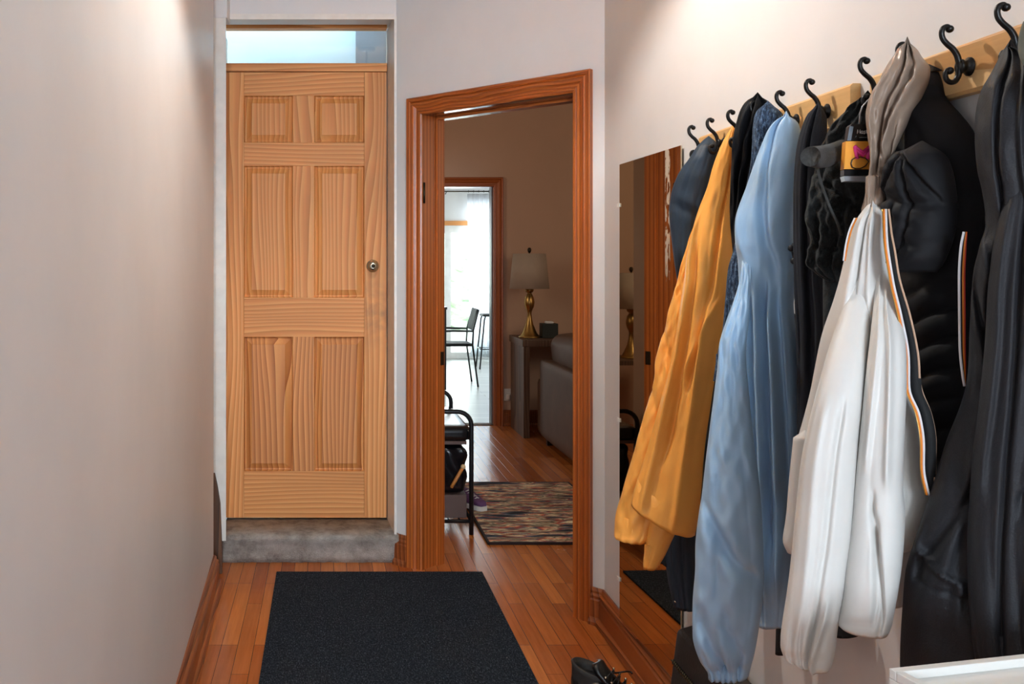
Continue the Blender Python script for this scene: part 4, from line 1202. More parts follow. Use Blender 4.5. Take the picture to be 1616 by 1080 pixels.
def limb(name, mat, parent, rows, t=0.05, seed=0, folds=4, amp=0.010, creases=(), aadd=12, n=None, hem=0.0, tb=0.35, wr=0.0, start=0.25, endr=0.10, pinch=(), lab_=None, quilt=None):
    """One hanging tube of cloth. rows: (y_left or (yL,yR), Lpx, Rpx, depth at right edge[, depth at left edge]).
    The tube's two side edges are real 3D curves; the front bulges by t towards the room, the back by tb*t towards the wall.
    creases: (v0, s0, v1, s1, width, depth) valley lines across the front; depth<0 raises a ridge."""
    rng = np.random.default_rng(seed + 11)
    yL = [r[0][0] if isinstance(r[0], tuple) else r[0] for r in rows]
    yR = [r[0][1] if isinstance(r[0], tuple) else r[0] for r in rows]
    Lp = [r[1] for r in rows]; Rp = [r[2] for r in rows]; zR = [r[3] for r in rows]
    key = np.array([(a + b) / 2 for a, b in zip(yL, yR)], float)
    nv = n or int(max(24, (key[-1] - key[0]) / 5))
    q = np.linspace(key[0], key[-1], nv)
    yL, yR, Lp, Rp, zR = [catmull(key, a, q) for a in (yL, yR, Lp, Rp, zR)]
    hasL = len(rows[0]) > 4
    if hasL: zL = catmull(key, [r[4] for r in rows], q)
    nu = 120
    u = np.linspace(0, 2 * PI, nu, endpoint=False)
    V = []
    nf = folds
    ph = rng.uniform(0, 1, 6); fr = rng.uniform(0.7, 1.3, 6)
    for i in range(nv):
        v = i / (nv - 1)
        zr = zR[i]
        zr = min(zr, (XW0 - 0.004) * F / max(60, Rp[i] - 541))
        tr_ = (Rp[i] - 515) / F; tl = (Lp[i] - 515) / F
        PR = np.array([tr_ * zr, zr])
        if hasL:
            zl = zL[i]
        else:
            mid = math.atan((tr_ + tl) / 2) + math.radians(aadd)
            ca, sa = math.cos(mid), math.sin(mid)
            s = (PR[0] - tl * PR[1]) / (ca + tl * sa)
            zl = PR[1] + s * sa
        PLf = np.array([tl * zl, zl])
        hl = H - (yL[i] - 415) * zl / F; hr = H - (yR[i] - 415) * zr / F
        d = PR - PLf; wdt = np.linalg.norm(d); d /= wdt
        nn_ = np.array([d[1], -d[0]])
        if nn_[1] > 0 and nn_[0] > 0: nn_ = -nn_
        if nn_[1] > 0: nn_ = -nn_ if abs(nn_[1]) > abs(nn_[0]) else nn_
        if nn_ @ np.array([-0.45, -0.9]) < 0: nn_ = -nn_
        T = min(t, wdt * 0.62)
        s = (1 - np.cos(u)) / 2
        front = np.sin(u) >= 0
        prof = np.abs(np.sin(u)) ** 0.75
        off = np.where(front, prof * T, -prof * T * tb)
        env = np.clip(np.abs(np.sin(u)) * 1.6, 0, 1)
        grow = start + (1 - start) * min(1, v / 0.5)
        ff = np.zeros_like(s)
        for k in range(3):
            w_ = nf * fr[k] * (1 + 0.5 * k)
            sh = 0.10 * math.sin(v * (2 + 3 * fr[k + 3]) + 6 * ph[k]) 
            x = w_ * (s + sh) + ph[k + 3]
            ff += (2 * np.abs(np.sin(PI * x)) ** 0.75 - 1) * (0.6 if k == 0 else 0.28) * (0.6 + 0.4 * math.sin(7 * v * fr[k] + ph[k] * 9))
        A = amp * min(1, wdt / 0.10)
        off = off + np.where(front, ff * A * env * grow, -ff * A * 0.3 * env * grow)
        for (v0, s0, v1, s1, cw, cd) in creases:
            if min(v0, v1) - .06 <= v <= max(v0, v1) + .06:
                f_ = (v - v0) / (v1 - v0)
                fc = min(1, max(0, f_)); ss = s0 + (s1 - s0) * fc
                fade = 1.0
                if f_ < 0: fade = max(0, 1 + f_ * abs(v1 - v0) / .06)
                if f_ > 1: fade = max(0, 1 - (f_ - 1) * abs(v1 - v0) / .06)
                off = off - np.where(front, cd * np.exp(-((s - ss) / cw) ** 2) * fade, 0)
        for (pv, pw, pd) in pinch:
            off = off * (1 - pd * math.exp(-((v - pv) / pw) ** 2))
        if quilt:
            q0, q1, nq, qa = quilt
            if q0 < v < q1:
                e_ = min(1, (v - q0) / .04, (q1 - v) / .04)
                off = off + np.where(front, e_ * qa * env * (np.abs(np.sin(PI * (nq * (v - q0) / (q1 - q0) + 0.9 * s + 0.12 * np.sin(9 * s)))) ** 0.6 - .5), 0)
        if wr:
            g = np.zeros_like(s)
            for k in range(5):
                kx_, kv_ = rng_w[k]
                g += np.sin(2 * PI * (kx_ * s + kv_ * v) + k * 1.7 + seed)
            off = off + np.where(front, g * wr * env, 0)
        jit = hem * math.sin(9 * PI * 0) if hem else 0
        P = PLf[None, :] + d[None, :] * (wdt * s)[:, None] + nn_[None, :] * off[:, None]
        # keep off the wall
        lim = XW0 + XK * P[:, 1] - (0.003 if P[0, 1] > 0 else 0)
        P[:, 0] = np.minimum(P[:, 0], lim)
        hh = hl + (hr - hl) * s
        if hem:
            vv = max(0, (v - 0.9) / 0.1)
            hh = hh + hem * vv * np.sin(2 * PI * 3 * s + seed)
        V.append(np.column_stack([P, hh]))
    # rounded top closing and bottom turned in
    rings = []
    top = V[0]; c = top.mean(0)
    for k, sc_ in ((0, 0.05), (1, 0.55), (2, 0.85)):
        r_ = c + (top - c) * sc_; r_[:, 2] += (0.012 * (1 - sc_)); rings.append(r_)
    rings += V
    bot = V[-1]; c = bot.mean(0)
    for sc_, dz_ in ((0.93, 0.003), (0.86, 0.012), (0.80, endr * .6), (0.6, endr * 0.62), (0.05, endr * 0.62)):
        r_ = c + (bot - c) * sc_; r_[:, 2] = bot[:, 2] + dz_; rings.append(r_)
    vs = np.vstack(rings); m = len(rings)
    fs = [(i * nu + k, i * nu + (k + 1) % nu, (i + 1) * nu + (k + 1) % nu, (i + 1) * nu + k) for i in range(m - 1) for k in range(nu)]
    fs += [tuple(range(nu)), tuple((m - 1) * nu + k for k in range(nu))]
    o = MB().add(vs.tolist(), fs, True).build(name, mat, parent)
    if lab_: o['label'] = lab_
    return o


rng_w = [(1.7, 5.0), (-2.3, 8.0), (3.1, 11.0), (-4.0, 6.0), (2.4, -13.0)]


def ribbon(name, mat, parent, pts, width, thick=0.0025, z=None):
    """flat tape following 3D points (px, py, depth); width in metres across the view"""
    P = [at(*p) for p in pts]
    key = list(range(len(P))); q = np.linspace(0, len(P) - 1, len(P) * 8)
    X = [catmull(key, [p[i] for p in P], q) for i in range(3)]
    ws = width if hasattr(width, '__len__') else [width] * len(P)
    W_ = catmull(key, ws, q)
    C = [Vector((X[0][i], X[1][i], X[2][i])) for i in range(len(q))]
    vs = []
    for i, c in enumerate(C):
        tg = (C[min(i + 1, len(C) - 1)] - C[max(i - 1, 0)]).normalized()
        view = Vector((-0.55, -0.8, 0.0)).normalized()
        sd = tg.cross(view).normalized() * W_[i] / 2
        for a, b in ((-1, 0), (1, 0), (1, 1), (-1, 1)): vs.append(c + sd * a - view * thick * b)
    n = len(C)
    fs = [(i * 4 + j, i * 4 + (j + 1) % 4, i * 4 + 4 + (j + 1) % 4, i * 4 + 4 + j) for i in range(n - 1) for j in range(4)] + [(0, 1, 2, 3), tuple((n - 1) * 4 + j for j in range(4))]
    return MB().add(vs, fs, True).build(name, mat, parent)


def garment(name, px, py, y, label, cat='coat'):
    return thing(name, at(px, py, y), label, cat)


# --- navy jacket at the far end of the rack
g = garment('navy_jacket', 1095, 960, 2.45, 'dark navy softshell jacket hanging farthest, between mirror and yellow raincoat')
limb('shell', NAVY, g, [(222, 1110, 1128, 2.33), (232, 1101, 1134, 2.32), (250, 1090, 1136, 2.32), (272, 1074, 1134, 2.32), (300, 1062, 1130, 2.33), (330, 1057, 1126, 2.34), (370, 1060, 1122, 2.35),
                       (410, 1065, 1116, 2.36), (445, 1070, 1112, 2.40), (560, 1072, 1112, 2.43), (700, 1066, 1110, 2.44), (840, 1048, 1104, 2.45), (897, 1053, 1101, 2.45), ((954, 962), 1064, 1099, 2.44)],
     t=0.045, seed=3, folds=3, amp=0.006, creases=[(0.11, 0.0, 0.155, 1.0, 0.3, -0.004), (0.13, 0.0, 0.175, 1.0, 0.25, 0.006)])
limb('sleeve', NAVYB, g, [(560, 1070, 1100, 2.50), (700, 1050, 1096, 2.50), (800, 1035, 1088, 2.50), ((868, 905), 1026, 1080, 2.48)], t=0.04, seed=4, folds=2, amp=0.004)
for (a, b_) in ((1037, 890), (1066, 950)): MB().sphere(at(a, b_, 2.44), 0.004, 8).build('snap', SATIN, g)

# --- yellow raincoat
g = garment('yellow_raincoat', 1060, 860, 2.3, 'bright yellow hooded raincoat hanging second from the mirror')
limb('body', YEL, g, [(206, 1152, 1161, 2.20), (225, 1142, 1163, 2.20), (250, 1132, 1162, 2.20), (300, 1118, 1160, 2.21), (340, 1104, 1158, 2.22), (400, 1090, 1160, 2.21), (440, 1086, 1160, 2.21), (490, 1078, 1154, 2.22),
                      (553, 1068, 1142, 2.23), (640, 1045, 1132, 2.24), (700, 1028, 1122, 2.25), (735, 1017, 1116, 2.25), ((770, 800), 1005, 1106, 2.25), ((789, 846), 1001, 1096, 2.25)],
     t=0.07, seed=21, folds=1.5, amp=0.009, wr=0.0004, aadd=20,
     creases=[(0.1, 0.85, 0.62, 0.62, 0.05, 0.016), (0.25, 0.2, 0.95, 0.28, 0.07, -0.014), (0.45, 0.70, 0.97, 0.80, 0.06, -0.014), (0.33, 0.35, 0.80, 0.45, 0.05, 0.012), (0.42, 0.95, 0.60, 0.5, 0.06, -0.010)])
limb('sleeve', YEL, g, [(345, 1101, 1125, 2.29), (400, 1083, 1115, 2.30), (457, 1068, 1104, 2.31), (487, 1060, 1100, 2.31), (560, 1041, 1090, 2.33), (600, 1035, 1082, 2.33), (650, 1022, 1076, 2.34), (700, 1008, 1066, 2.35), (760, 990, 1056, 2.36),
                        (815, 975, 1046, 2.37), ((843, 848), 974, 1034, 2.37), ((850, 857), 985, 1022, 2.37)],
     t=0.055, seed=5, folds=1.6, amp=0.006, wr=0.0012, aadd=22, start=0.7, creases=[(0.35, 0.1, 0.5, 0.9, 0.12, 0.014), (0.52, 0.0, 0.66, 0.9, 0.12, 0.012), (0.2, 0.2, 0.3, 0.9, 0.1, 0.01)])
limb('sleeve', YEL, g, [(740, 1040, 1096, 2.33), (813, 1028, 1080, 2.33), (850, 1022, 1062, 2.33), (880, 1017, 1048, 2.33), ((896, 899), 1016, 1036, 2.33)],
     t=0.04, seed=6, folds=1.5, amp=0.005, aadd=15)
# hood edge line
# --- black padded vest with blue heather knit
g = garment('padded_vest', 1170, 560, 2.05, 'black padded vest hanging from the peak between yellow and light blue raincoats', 'vest')
limb('shell', BLK, g, [(154, 1189, 1203, 2.04), (160, 1181, 1213, 2.04), (172, 1173, 1222, 2.04), (190, 1166, 1222, 2.04), (215, 1160, 1214, 2.05), (260, 1156, 1200, 2.07), (310, 1154, 1190, 2.08), (350, 1153, 1186, 2.09), (400, 1158, 1184, 2.09), (440, 1160, 1182, 2.09), (600, 1130, 1178, 2.09), (760, 1110, 1170, 2.09), (900, 1105, 1160, 2.09)],
     t=0.045, seed=8, folds=3, amp=0.010, wr=0.0016, aadd=15, start=.6, creases=[(0.0, .45, .2, .35, .06, .02), (0.02, .75, .3, .6, .08, .02)])
g = garment('knit_sweater', 1205, 600, 2.0, 'dark blue heather knit sweater under the black padded vest', 'sweater')
limb('body', KNIT, g, [(168, 1204, 1222, 1.985), (176, 1196, 1232, 1.985), (195, 1191, 1237, 1.985), (225, 1189, 1232, 1.99), (260, 1186, 1220, 2.0), (300, 1178, 1212, 2.02), (400, 1158, 1200, 2.03), (420, 1152, 1196, 2.03), (470, 1147, 1192, 2.03), (520, 1142, 1180, 2.03), (560, 1134, 1176, 2.03), (600, 1128, 1175, 2.03)],
     t=0.04, seed=9, folds=3, amp=0.009, aadd=15, start=.7)

# --- light blue raincoat
g = garment('blue_raincoat', 1180, 1068, 1.9, 'light blue hooded raincoat with gathered waist between yellow and white coats')
limb('body', LBLUE, g, [(184, 1236, 1246, 1.87), (190, 1227, 1256, 1.87), (202, 1217, 1262, 1.87), (230, 1205, 1263, 1.87), (262, 1193, 1260, 1.87), (300, 1181, 1258, 1.875), (340, 1169, 1253, 1.88), (385, 1166, 1252, 1.88), (410, 1169, 1257, 1.88),
                        (455, 1170, 1255, 1.88), (478, 1170, 1252, 1.88), (540, 1170, 1257, 1.87), (620, 1172, 1262, 1.865), (700, 1176, 1266, 1.86), (800, 1185, 1268, 1.86), (900, 1190, 1263, 1.86), (955, 1196, 1256, 1.865), ((987, 985), 1201, 1246, 1.865)],
     t=0.065, seed=31, folds=2.0, amp=0.007, aadd=16, endr=.1, wr=0.0005,
     creases=[(0.36, 0.35, 0.95, 0.30, 0.05, 0.016), (0.37, 0.62, 0.8, 0.55, 0.04, 0.020), (0.38, 0.82, 0.8, 0.85, 0.04, 0.016), (0.38, 0.72, 0.9, 0.70, 0.05, -0.014), (0.38, 0.48, 0.9, 0.42, 0.05, -0.012), (0.02, 0.3, 0.3, 0.75, 0.08, 0.014), (0.355, 0.0, 0.358, 1.0, 0.8, 0.004), (0.2, 0.05, 0.33, 0.4, 0.12, -0.012)])
limb('sleeve', LBLUE, g, [(400, 1172, 1186, 1.90), (440, 1168, 1186, 1.85), (475, 1158, 1184, 1.80), (505, 1147, 1182, 1.78), (542, 1136, 1178, 1.77), (556, 1135, 1177, 1.77), (620, 1128, 1182, 1.76), (700, 1118, 1190, 1.75), (770, 1110, 1199, 1.745), (848, 1100, 1204, 1.745), (897, 1099, 1205, 1.745),
                          (950, 1095, 1203, 1.745), (996, 1095, 1197, 1.75), (1030, 1104, 1191, 1.755), (1050, 1113, 1186, 1.76), (1057, 1118, 1184, 1.76), (1066, 1119, 1182, 1.76)],
     t=0.072, seed=14, folds=1.6, amp=0.007, aadd=8, endr=.05, wr=0.0012,
     creases=[(0.58, 0.1, 0.68, 0.55, 0.09, 0.014), (0.68, 0.45, 0.76, 0.95, 0.10, 0.014), (0.86, 0.2, 0.96, 0.5, 0.09, 0.018), (0.86, 0.55, 0.93, 0.8, 0.08, 0.016), (0.97, .2, 1.0, .2, .03, .008), (0.97, .35, 1.0, .36, .03, .008), (0.97, .5, 1.0, .5, .03, .008), (0.97, .64, 1.0, .64, .03, .008), (0.97, .78, 1.0, .78, .03, .008)],
     pinch=[(0.975, 0.012, 0.18)])
mb = MB()
for (a, b_) in ((1249, 392), (1253, 412)): mb.sphere(at(a, b_, 1.83), 0.007, 10)
mb.tube([at(1251, 385, 1.84), at(1249, 392, 1.83), at(1253, 412, 1.83), at(1262, 398, 1.84)], 0.0018, 6)
mb.build('cord_stopper', BLACKP, g)

# --- charcoal jacket
g = garment('charcoal_jacket', 1280, 1030, 1.8, 'thin charcoal jacket hanging between the light blue raincoat and the black fleece')
limb('body', CHAR, g, [(172, 1284, 1298, 1.775), (180, 1277, 1303, 1.775), (198, 1269, 1305, 1.775), (235, 1260, 1304, 1.775), (280, 1256, 1302, 1.78), (330, 1255, 1303, 1.78), (420, 1256, 1308, 1.77), (500, 1259, 1318, 1.76), (600, 1262, 1320, 1.75), (700, 1262, 1318, 1.75), (800, 1256, 1316, 1.75), (950, 1250, 1310, 1.75)],
     t=0.04, seed=15, folds=3, amp=0.010, aadd=18, start=.6, creases=[(0.0, 0.55, 0.5, 0.45, 0.05, 0.018), (0.3, 0.6, 0.8, 0.5, 0.06, 0.012)])
g = garment('black_trousers', 1245, 1030, 1.92, 'black trousers whose hem shows below the light blue raincoat', 'trousers')
limb('leg', BLKM, g, [(500, 1232, 1262, 1.93), (800, 1228, 1258, 1.93), (1000, 1225, 1250, 1.93), (1031, 1224, 1247, 1.93)], t=.02, seed=2, folds=1, amp=.003)
limb('leg', BLKM, g, [(500, 1262, 1300, 1.83), (800, 1275, 1330, 1.75), (960, 1300, 1350, 1.70), ((1003, 1003), 1318, 1356, 1.68)], t=.02, seed=2, folds=1, amp=.003)

# --- black fleece with grey cuff
g = garment('black_fleece', 1320, 445, 1.6, 'bunched black fleece jacket hanging under the packaged padlock')
limb('body', FLEECE, g, [(153, 1362, 1378, 1.625), (160, 1352, 1384, 1.625), (172, 1341, 1386, 1.625), (197, 1318, 1386, 1.625), (230, 1302, 1384, 1.625), (265, 1290, 1380, 1.63), (312, 1281, 1374, 1.63), (341, 1276, 1366, 1.63), (375, 1281, 1356, 1.63), (415, 1275, 1348, 1.63), (432, 1290, 1340, 1.63), (445, 1308, 1328, 1.63)],
     t=0.085, seed=17, folds=3, amp=0.012, aadd=15, start=.5, wr=0.0022, creases=[(0.0, .6, .4, .25, .07, .02), (0.42, 0.1, 0.6, 0.9, 0.08, .02), (0.6, .3, .9, .2, .08, .024), (0.6, .7, .9, .6, .08, .024), (0.8, .0, .84, 1, .2, .014)])
limb('drape', FLEECE, g, [(430, 1300, 1345, 1.66), (520, 1300, 1336, 1.66), (640, 1296, 1330, 1.66)], t=.03, seed=4, folds=2, amp=.006)
mb = MB()
cp = [at(1279, 247, 1.515), at(1290, 248, 1.53), at(1302, 247, 1.55), at(1316, 241, 1.575), at(1330, 232, 1.60)]
mb.tube(cp, [0.0165, 0.0185, 0.019, 0.017, 0.013], 28, cap=False)
mb.tube([cp[0], cp[0] * .3 + cp[1] * .7, cp[1] * .2 + cp[2] * .8], [0.0165, 0.0105, 0.009], 28, cap=True)
mb.build('rolled_cuff', GREYF, g)['label'] = 'grey rolled cuff'
ribbon('drawcord', GREYF, g, [(1289, 262, 1.545), (1296, 290, 1.535), (1306, 318, 1.53), (1318, 345, 1.53), (1328, 372, 1.54)], 0.004, 0.003)

# --- packaged padlock
pk = thing('padlock_package', at(1355, 285, 1.5), 'black and orange padlock package with pink letter hanging beside the taupe hood', 'package')
PYK = 1.50
def PK(px, py, dd=0.0): return at(px, py, PYK - dd)
def quadprism(pts, th):
    vs = [PK(*p) for p in pts] + [PK(p[0], p[1], 0) + Vector((0.25, 1, 0)).normalized() * th for p in pts]; n = len(pts)
    return MB().add(vs, [tuple(range(n)), tuple(range(n, 2 * n))[::-1]] + [(i, (i + 1) % n, n + (i + 1) % n, n + i) for i in range(n)])
quadprism([(1344, 196), (1378, 196), (1382, 200), (1382, 222), (1346, 222), (1338, 222), (1341, 199)], 0.02).build('top_card', BLACKP, pk)
quadprism([(1335, 223), (1382, 223), (1382, 267), (1332, 267)], 0.02).build('orange_card', ORANGEP, pk)
quadprism([(1332, 268), (1382, 268), (1382, 277), (1332, 277)], 0.02).build('bottom_card', BLACKP, pk)
quadprism([(1332, 278), (1381, 278), (1381, 286), (1334, 286)], 0.022).build('silver_edge', SILVP, pk)
vs = [PK(*p, .0015) for p in [(1341, 199), (1347, 200), (1343, 222), (1337, 222)]] + [PK(*p, -.001) for p in [(1341, 199), (1347, 200), (1343, 222), (1337, 222)]]
MB().add(vs, [(0, 1, 2, 3), (4, 7, 6, 5), (0, 4, 5, 1), (1, 5, 6, 2), (2, 6, 7, 3), (3, 7, 4, 0)]).build('side_edge', GREYP, pk)


def strokes(name, mat, parent, lines, r, dd):
    m = MB()
    for ln in lines: m.tube([PK(x, y, dd) for x, y in ln], r, 6, flat=1.0)
    return m.build(name, mat, parent)


# pink angular letter
strokes('pink_letter', PINKP, pk, [[(1349, 231), (1353, 251)], [(1348, 231), (1361, 241), (1373, 231)], [(1372, 231), (1369, 251)], [(1350, 236), (1361, 246), (1371, 236)]], 0.0031, .001)
# white word, cut off by the hood
w0, yb_ = 1353, 211
def let(ch, x):
    G = {'M': [[(0, 0), (0.6, -6), (2.2, -1.5), (4, -6), (4.2, 0)]], 'a': [[(3, -3.6), (1, -4), (0, -2), (1, 0), (2.6, -1), (3, -3.6), (3, 0)]], 's': [[(3, -3.8), (1, -4), (0.5, -2.8), (2.6, -1.6), (2, -.2), (0, 0)]], 't': [[(1, -6), (1, -0.4), (2.4, 0)], [(0, -4), (2.4, -4)]], 'e': [[(0.3, -2), (3, -2.2), (2.2, -4), (.8, -3.8), (0, -2), (1, 0), (3, -.3)]], 'r': [[(0, -4), (0, 0)], [(0, -2.6), (1.4, -4), (2.4, -3.8)]]}
    return [[(x + a * 1.05, yb_ + b * 1.05) for a, b in ln] for ln in G[ch]]
ls = []; x = w0
for ch, adv in (('M', 5.6), ('a', 4.4), ('s', 4), ('t', 3.4), ('e', 4.2), ('r', 3)): ls += let(ch, x); x += adv
strokes('white_lettering', WHITEPR, pk, ls, 0.0006, .0006)
strokes('lettering_line', GREYP, pk, [[(1350, 217), (1351, 214.5)], [(1356, 217), (1374, 217)]], 0.0005, .0004)
# cable loop in front and hanger
strokes('cable', BLACKP, pk, [[(1345, 264), (1343, 258), (1345, 252), (1350, 249), (1358, 248), (1366, 250), (1371, 255), (1366, 262), (1358, 266), (1350, 266), (1345, 264)]], 0.0009, .0025)
strokes('hanger_wire', SILVP, pk, [[(1356, 196), (1357, 180), (1361, 168), (1370, 158), (1380, 150)]], 0.0012, -.004)

# --- black puffer jacket behind the white coat
g = garment('black_puffer_jacket', 1470, 850, 1.5, 'quilted black puffer jacket behind the white coat with puffed hood')
limb('shell', BLK, g, [(112, 1458, 1468, 1.46, 1.53), (130, 1454, 1476, 1.45, 1.54), (156, 1444, 1486, 1.44, 1.55), (180, 1432, 1510, 1.40, 1.56), (204, 1422, 1530, 1.375, 1.57), (225, 1412, 1540, 1.365, 1.58), (256, 1404, 1546, 1.36, 1.58), (300, 1398, 1550, 1.36, 1.58), (360, 1398, 1552, 1.35, 1.57),
                       (430, 1404, 1556, 1.35, 1.56), (500, 1412, 1556, 1.35, 1.55), (600, 1420, 1550, 1.35, 1.54), (700, 1425, 1540, 1.36, 1.54), (800, 1430, 1530, 1.36, 1.54), (880, 1440, 1520, 1.37, 1.54)],
     t=0.055, seed=19, folds=2, amp=0.006, start=.4,
     creases=[(0.02, .55, .25, .5, .05, .012)] + [(q, 0.0, q + 0.03, 1.0, 0.0 + .9, 0.0) for q in ()], tb=0.3, n=260, quilt=(0.42, 0.98, 9, 0.012))
o_sh = g.children[0]
hd = limb('hood', BLK, g, [(234, 1458, 1468, 1.36, 1.40), (239, 1446, 1478, 1.35, 1.41), (249, 1433, 1489, 1.345, 1.42), (266, 1419, 1498, 1.34, 1.43), (295, 1410, 1505, 1.335, 1.435), (325, 1408, 1508, 1.335, 1.435), (355, 1410, 1506, 1.335, 1.435), (380, 1415, 1499, 1.335, 1.435), (402, 1423, 1489, 1.335, 1.43), (418, 1433, 1479, 1.34, 1.42), (430, 1446, 1468, 1.345, 1.41)],
          t=0.05, seed=25, folds=1.2, amp=0.004, start=.9, wr=0.0005,
          creases=[(0.06, .50, .38, .12, .045, .014), (0.10, .58, .42, .60, .04, .012), (0.08, .66, .40, .92, .045, .012), (0.40, .08, .46, .92, .5, .010), (0.48, .35, .86, .42, .04, .010), (0.48, .62, .86, .58, .04, .010), (0.80, 0.0, 0.78, 1.0, .7, .006)])
# striped zip loop
for nm, mt_, off_, w_ in (('zip_tape', WHT_T, 0.0, .0030), ('zip_tape', BLKM, 2.8, .0026), ('zip_tape', OR_T, 5.6, .0030), ('zip_tape', RED_T, 8.3, .0022)):
    ribbon(nm, mt_, g, [(1521 + off_ * .5, 366, 1.287), (1516 + off_ * .9, 393, 1.286), (1513.5 + off_, 440, 1.285), (1514 + off_, 500, 1.285), (1515 + off_ * .9, 555, 1.285), (1519 + off_ * .45, 592, 1.286), (1522, 610, 1.287)], w_, .002)

# --- white coat with taupe lined hood
g = garment('white_coat', 1330, 1055, 1.42, 'long white raincoat with taupe hood hanging in front of the puffer jacket')
limb('hood', TAUPE, g, [(69, 1427, 1437, 1.46), (76, 1419, 1446, 1.46), (90, 1411, 1455, 1.455), (108, 1400, 1468, 1.45), (127, 1391, 1466, 1.45), (145, 1380, 1459, 1.45), (165, 1372, 1449, 1.45), (185, 1368, 1438, 1.45), (208, 1370, 1426, 1.45), (253, 1374, 1407, 1.45), (290, 1369, 1401, 1.44), (318, 1364, 1400, 1.435), (334, 1360, 1397, 1.435), (340, 1364, 1392, 1.435)],
     t=0.045, seed=41, folds=1.5, amp=0.006, aadd=12, start=.5, wr=0.0009, lab_='taupe lined hood',
     creases=[(0.0, .5, .72, .45, .045, .020), (0.18, .85, .6, .65, .07, -.012), (0.2, .22, .8, .25, .06, -.014), (0.02, .72, .5, .6, .05, .014), (0.5, .8, .72, .95, .05, .012)])
limb('body', WHT, g, [(326, 1368, 1388, 1.43), (334, 1362, 1394, 1.41), (350, 1352, 1397, 1.40), (380, 1343, 1401, 1.40), (461, 1324, 1416, 1.39), (528, 1301, 1434, 1.375), (584, 1289, 1440, 1.37), (610, 1284, 1440, 1.37), (654, 1273, 1452, 1.36), (720, 1255, 1458, 1.355), (780, 1248, 1466, 1.35), (820, 1243, 1456, 1.35), (850, 1239, 1446, 1.355), (868, 1246, 1438, 1.36)],
     t=0.05, seed=23, folds=1.3, amp=0.004, aadd=16, start=.3,
     creases=[(0.0, .50, .30, .44, .028, .016), (0.32, .58, .62, .52, .035, .014), (0.0, .72, 0.5, .68, .06, -.008), (0.05, .35, .7, .3, .08, -.006), (0.45, .87, 1.0, .86, .03, .010)])
limb('hem_panel', WHT, g, [(760, 1395, 1452, 1.36), (850, 1398, 1444, 1.365), (900, 1400, 1430, 1.37), (958, 1404, 1424, 1.37)], t=.02, seed=5, folds=1, amp=.003)
limb('sleeve', WHT, g, [(440, 1345, 1380, 1.40), (500, 1325, 1376, 1.375), (560, 1305, 1370, 1.345), (600, 1294, 1366, 1.33), (654, 1280, 1360, 1.32), (720, 1266, 1354, 1.32), (780, 1259, 1350, 1.32), (853, 1252, 1344, 1.32), (900, 1247, 1337, 1.32), (937, 1242, 1332, 1.32), (975, 1236, 1325, 1.32), (1003, 1233, 1321, 1.32), ((1022, 1030), 1234, 1318, 1.32), ((1036, 1052), 1243, 1312, 1.32), ((1042, 1058), 1254, 1308, 1.32)],
     t=0.058, seed=51, folds=0.8, amp=0.005, aadd=6, endr=.05, start=.3,
     creases=[(0.35, .30, .85, .35, .08, -.004), (0.35, .66, .95, .58, .05, .007), (0.86, .78, 0.97, .62, .05, -.018), (0.86, .62, .97, .52, .04, .012), (0.9, .25, 1, .2, .06, .008), (0.9, .4, 1, .4, .04, .007)], pinch=[(0.965, .012, .12)])
limb('sleeve', WHT, g, [(430, 1382, 1410, 1.385), (480, 1379, 1417, 1.35), (530, 1374, 1428, 1.315), (600, 1366, 1431, 1.295), (700, 1356, 1427, 1.29), (760, 1350, 1425, 1.29), (820, 1344, 1428, 1.29), (887, 1335, 1424, 1.29), (937, 1330, 1417, 1.29), ((966, 965), 1324, 1412, 1.29), ((978, 990), 1322, 1407, 1.29), ((984, 1001), 1327, 1402, 1.29)],
     t=0.056, seed=53, folds=1.1, amp=0.005, aadd=6, endr=.05, start=.4,
     creases=[(0.03, .0, .04, 1, .6, -.003), (0.65, .45, .92, .70, .05, .012), (0.72, .55, .95, .82, .04, .012), (0.1, .62, .55, .72, .08, -.010), (0.05, .32, .5, .25, .08, -.008)], pinch=[(0.965, .012, .10)])
limb('sleeve_back', WHT, g, [(690, 1253, 1290, 1.42), (760, 1246, 1285, 1.42), (830, 1240, 1280, 1.42), (848, 1237, 1278, 1.42), ((862, 872), 1241, 1270, 1.42), ((872, 880), 1250, 1262, 1.42)], t=.03, seed=7, folds=1.2, amp=.004)
# zip placket: black tape edged white/orange and tan
zp = [(1400, 330), (1405, 384), (1414, 440), (1429, 498), (1441, 558), (1444, 612), (1460, 655), (1467, 700), (1467, 745), (1470, 782)]
zd = [1.375, 1.352, 1.338, 1.325, 1.315, 1.31, 1.305, 1.30, 1.30, 1.30]
wd = [.003, .008, .009, .012, .013, .016, .016, .016, .015, .006]
ribbon('zip_tape', BLKM, g, [(a, b, z) for (a, b), z in zip(zp, zd)], wd, .003)
for nm, mt_, side, shift, w_ in (('zip_edge', WHT_T, -1, .0008, .0030), ('zip_edge', OR_T, -1, .0040, .0026), ('zip_edge', BRASS, -1, .0060, .0012), ('zip_edge', TAN_T, 1, .0008, .0026)):
    ribbon(nm, mt_, g, [(a + side * (w__ / 2 + shift) / z * F * .95, b, z - .0035) for (a, b), z, w__ in zip(zp, zd, wd)], w_, .003)
ribbon('zip_edge', OR_T, g, [(1352, 344, 1.405), (1344, 362, 1.395), (1338, 385, 1.385), (1333, 412, 1.38)], .0022, .002)
ribbon('zip_edge', WHT_T, g, [(1349, 344, 1.405), (1341, 362, 1.395), (1335, 385, 1.385), (1331, 412, 1.38)], .0022, .002)

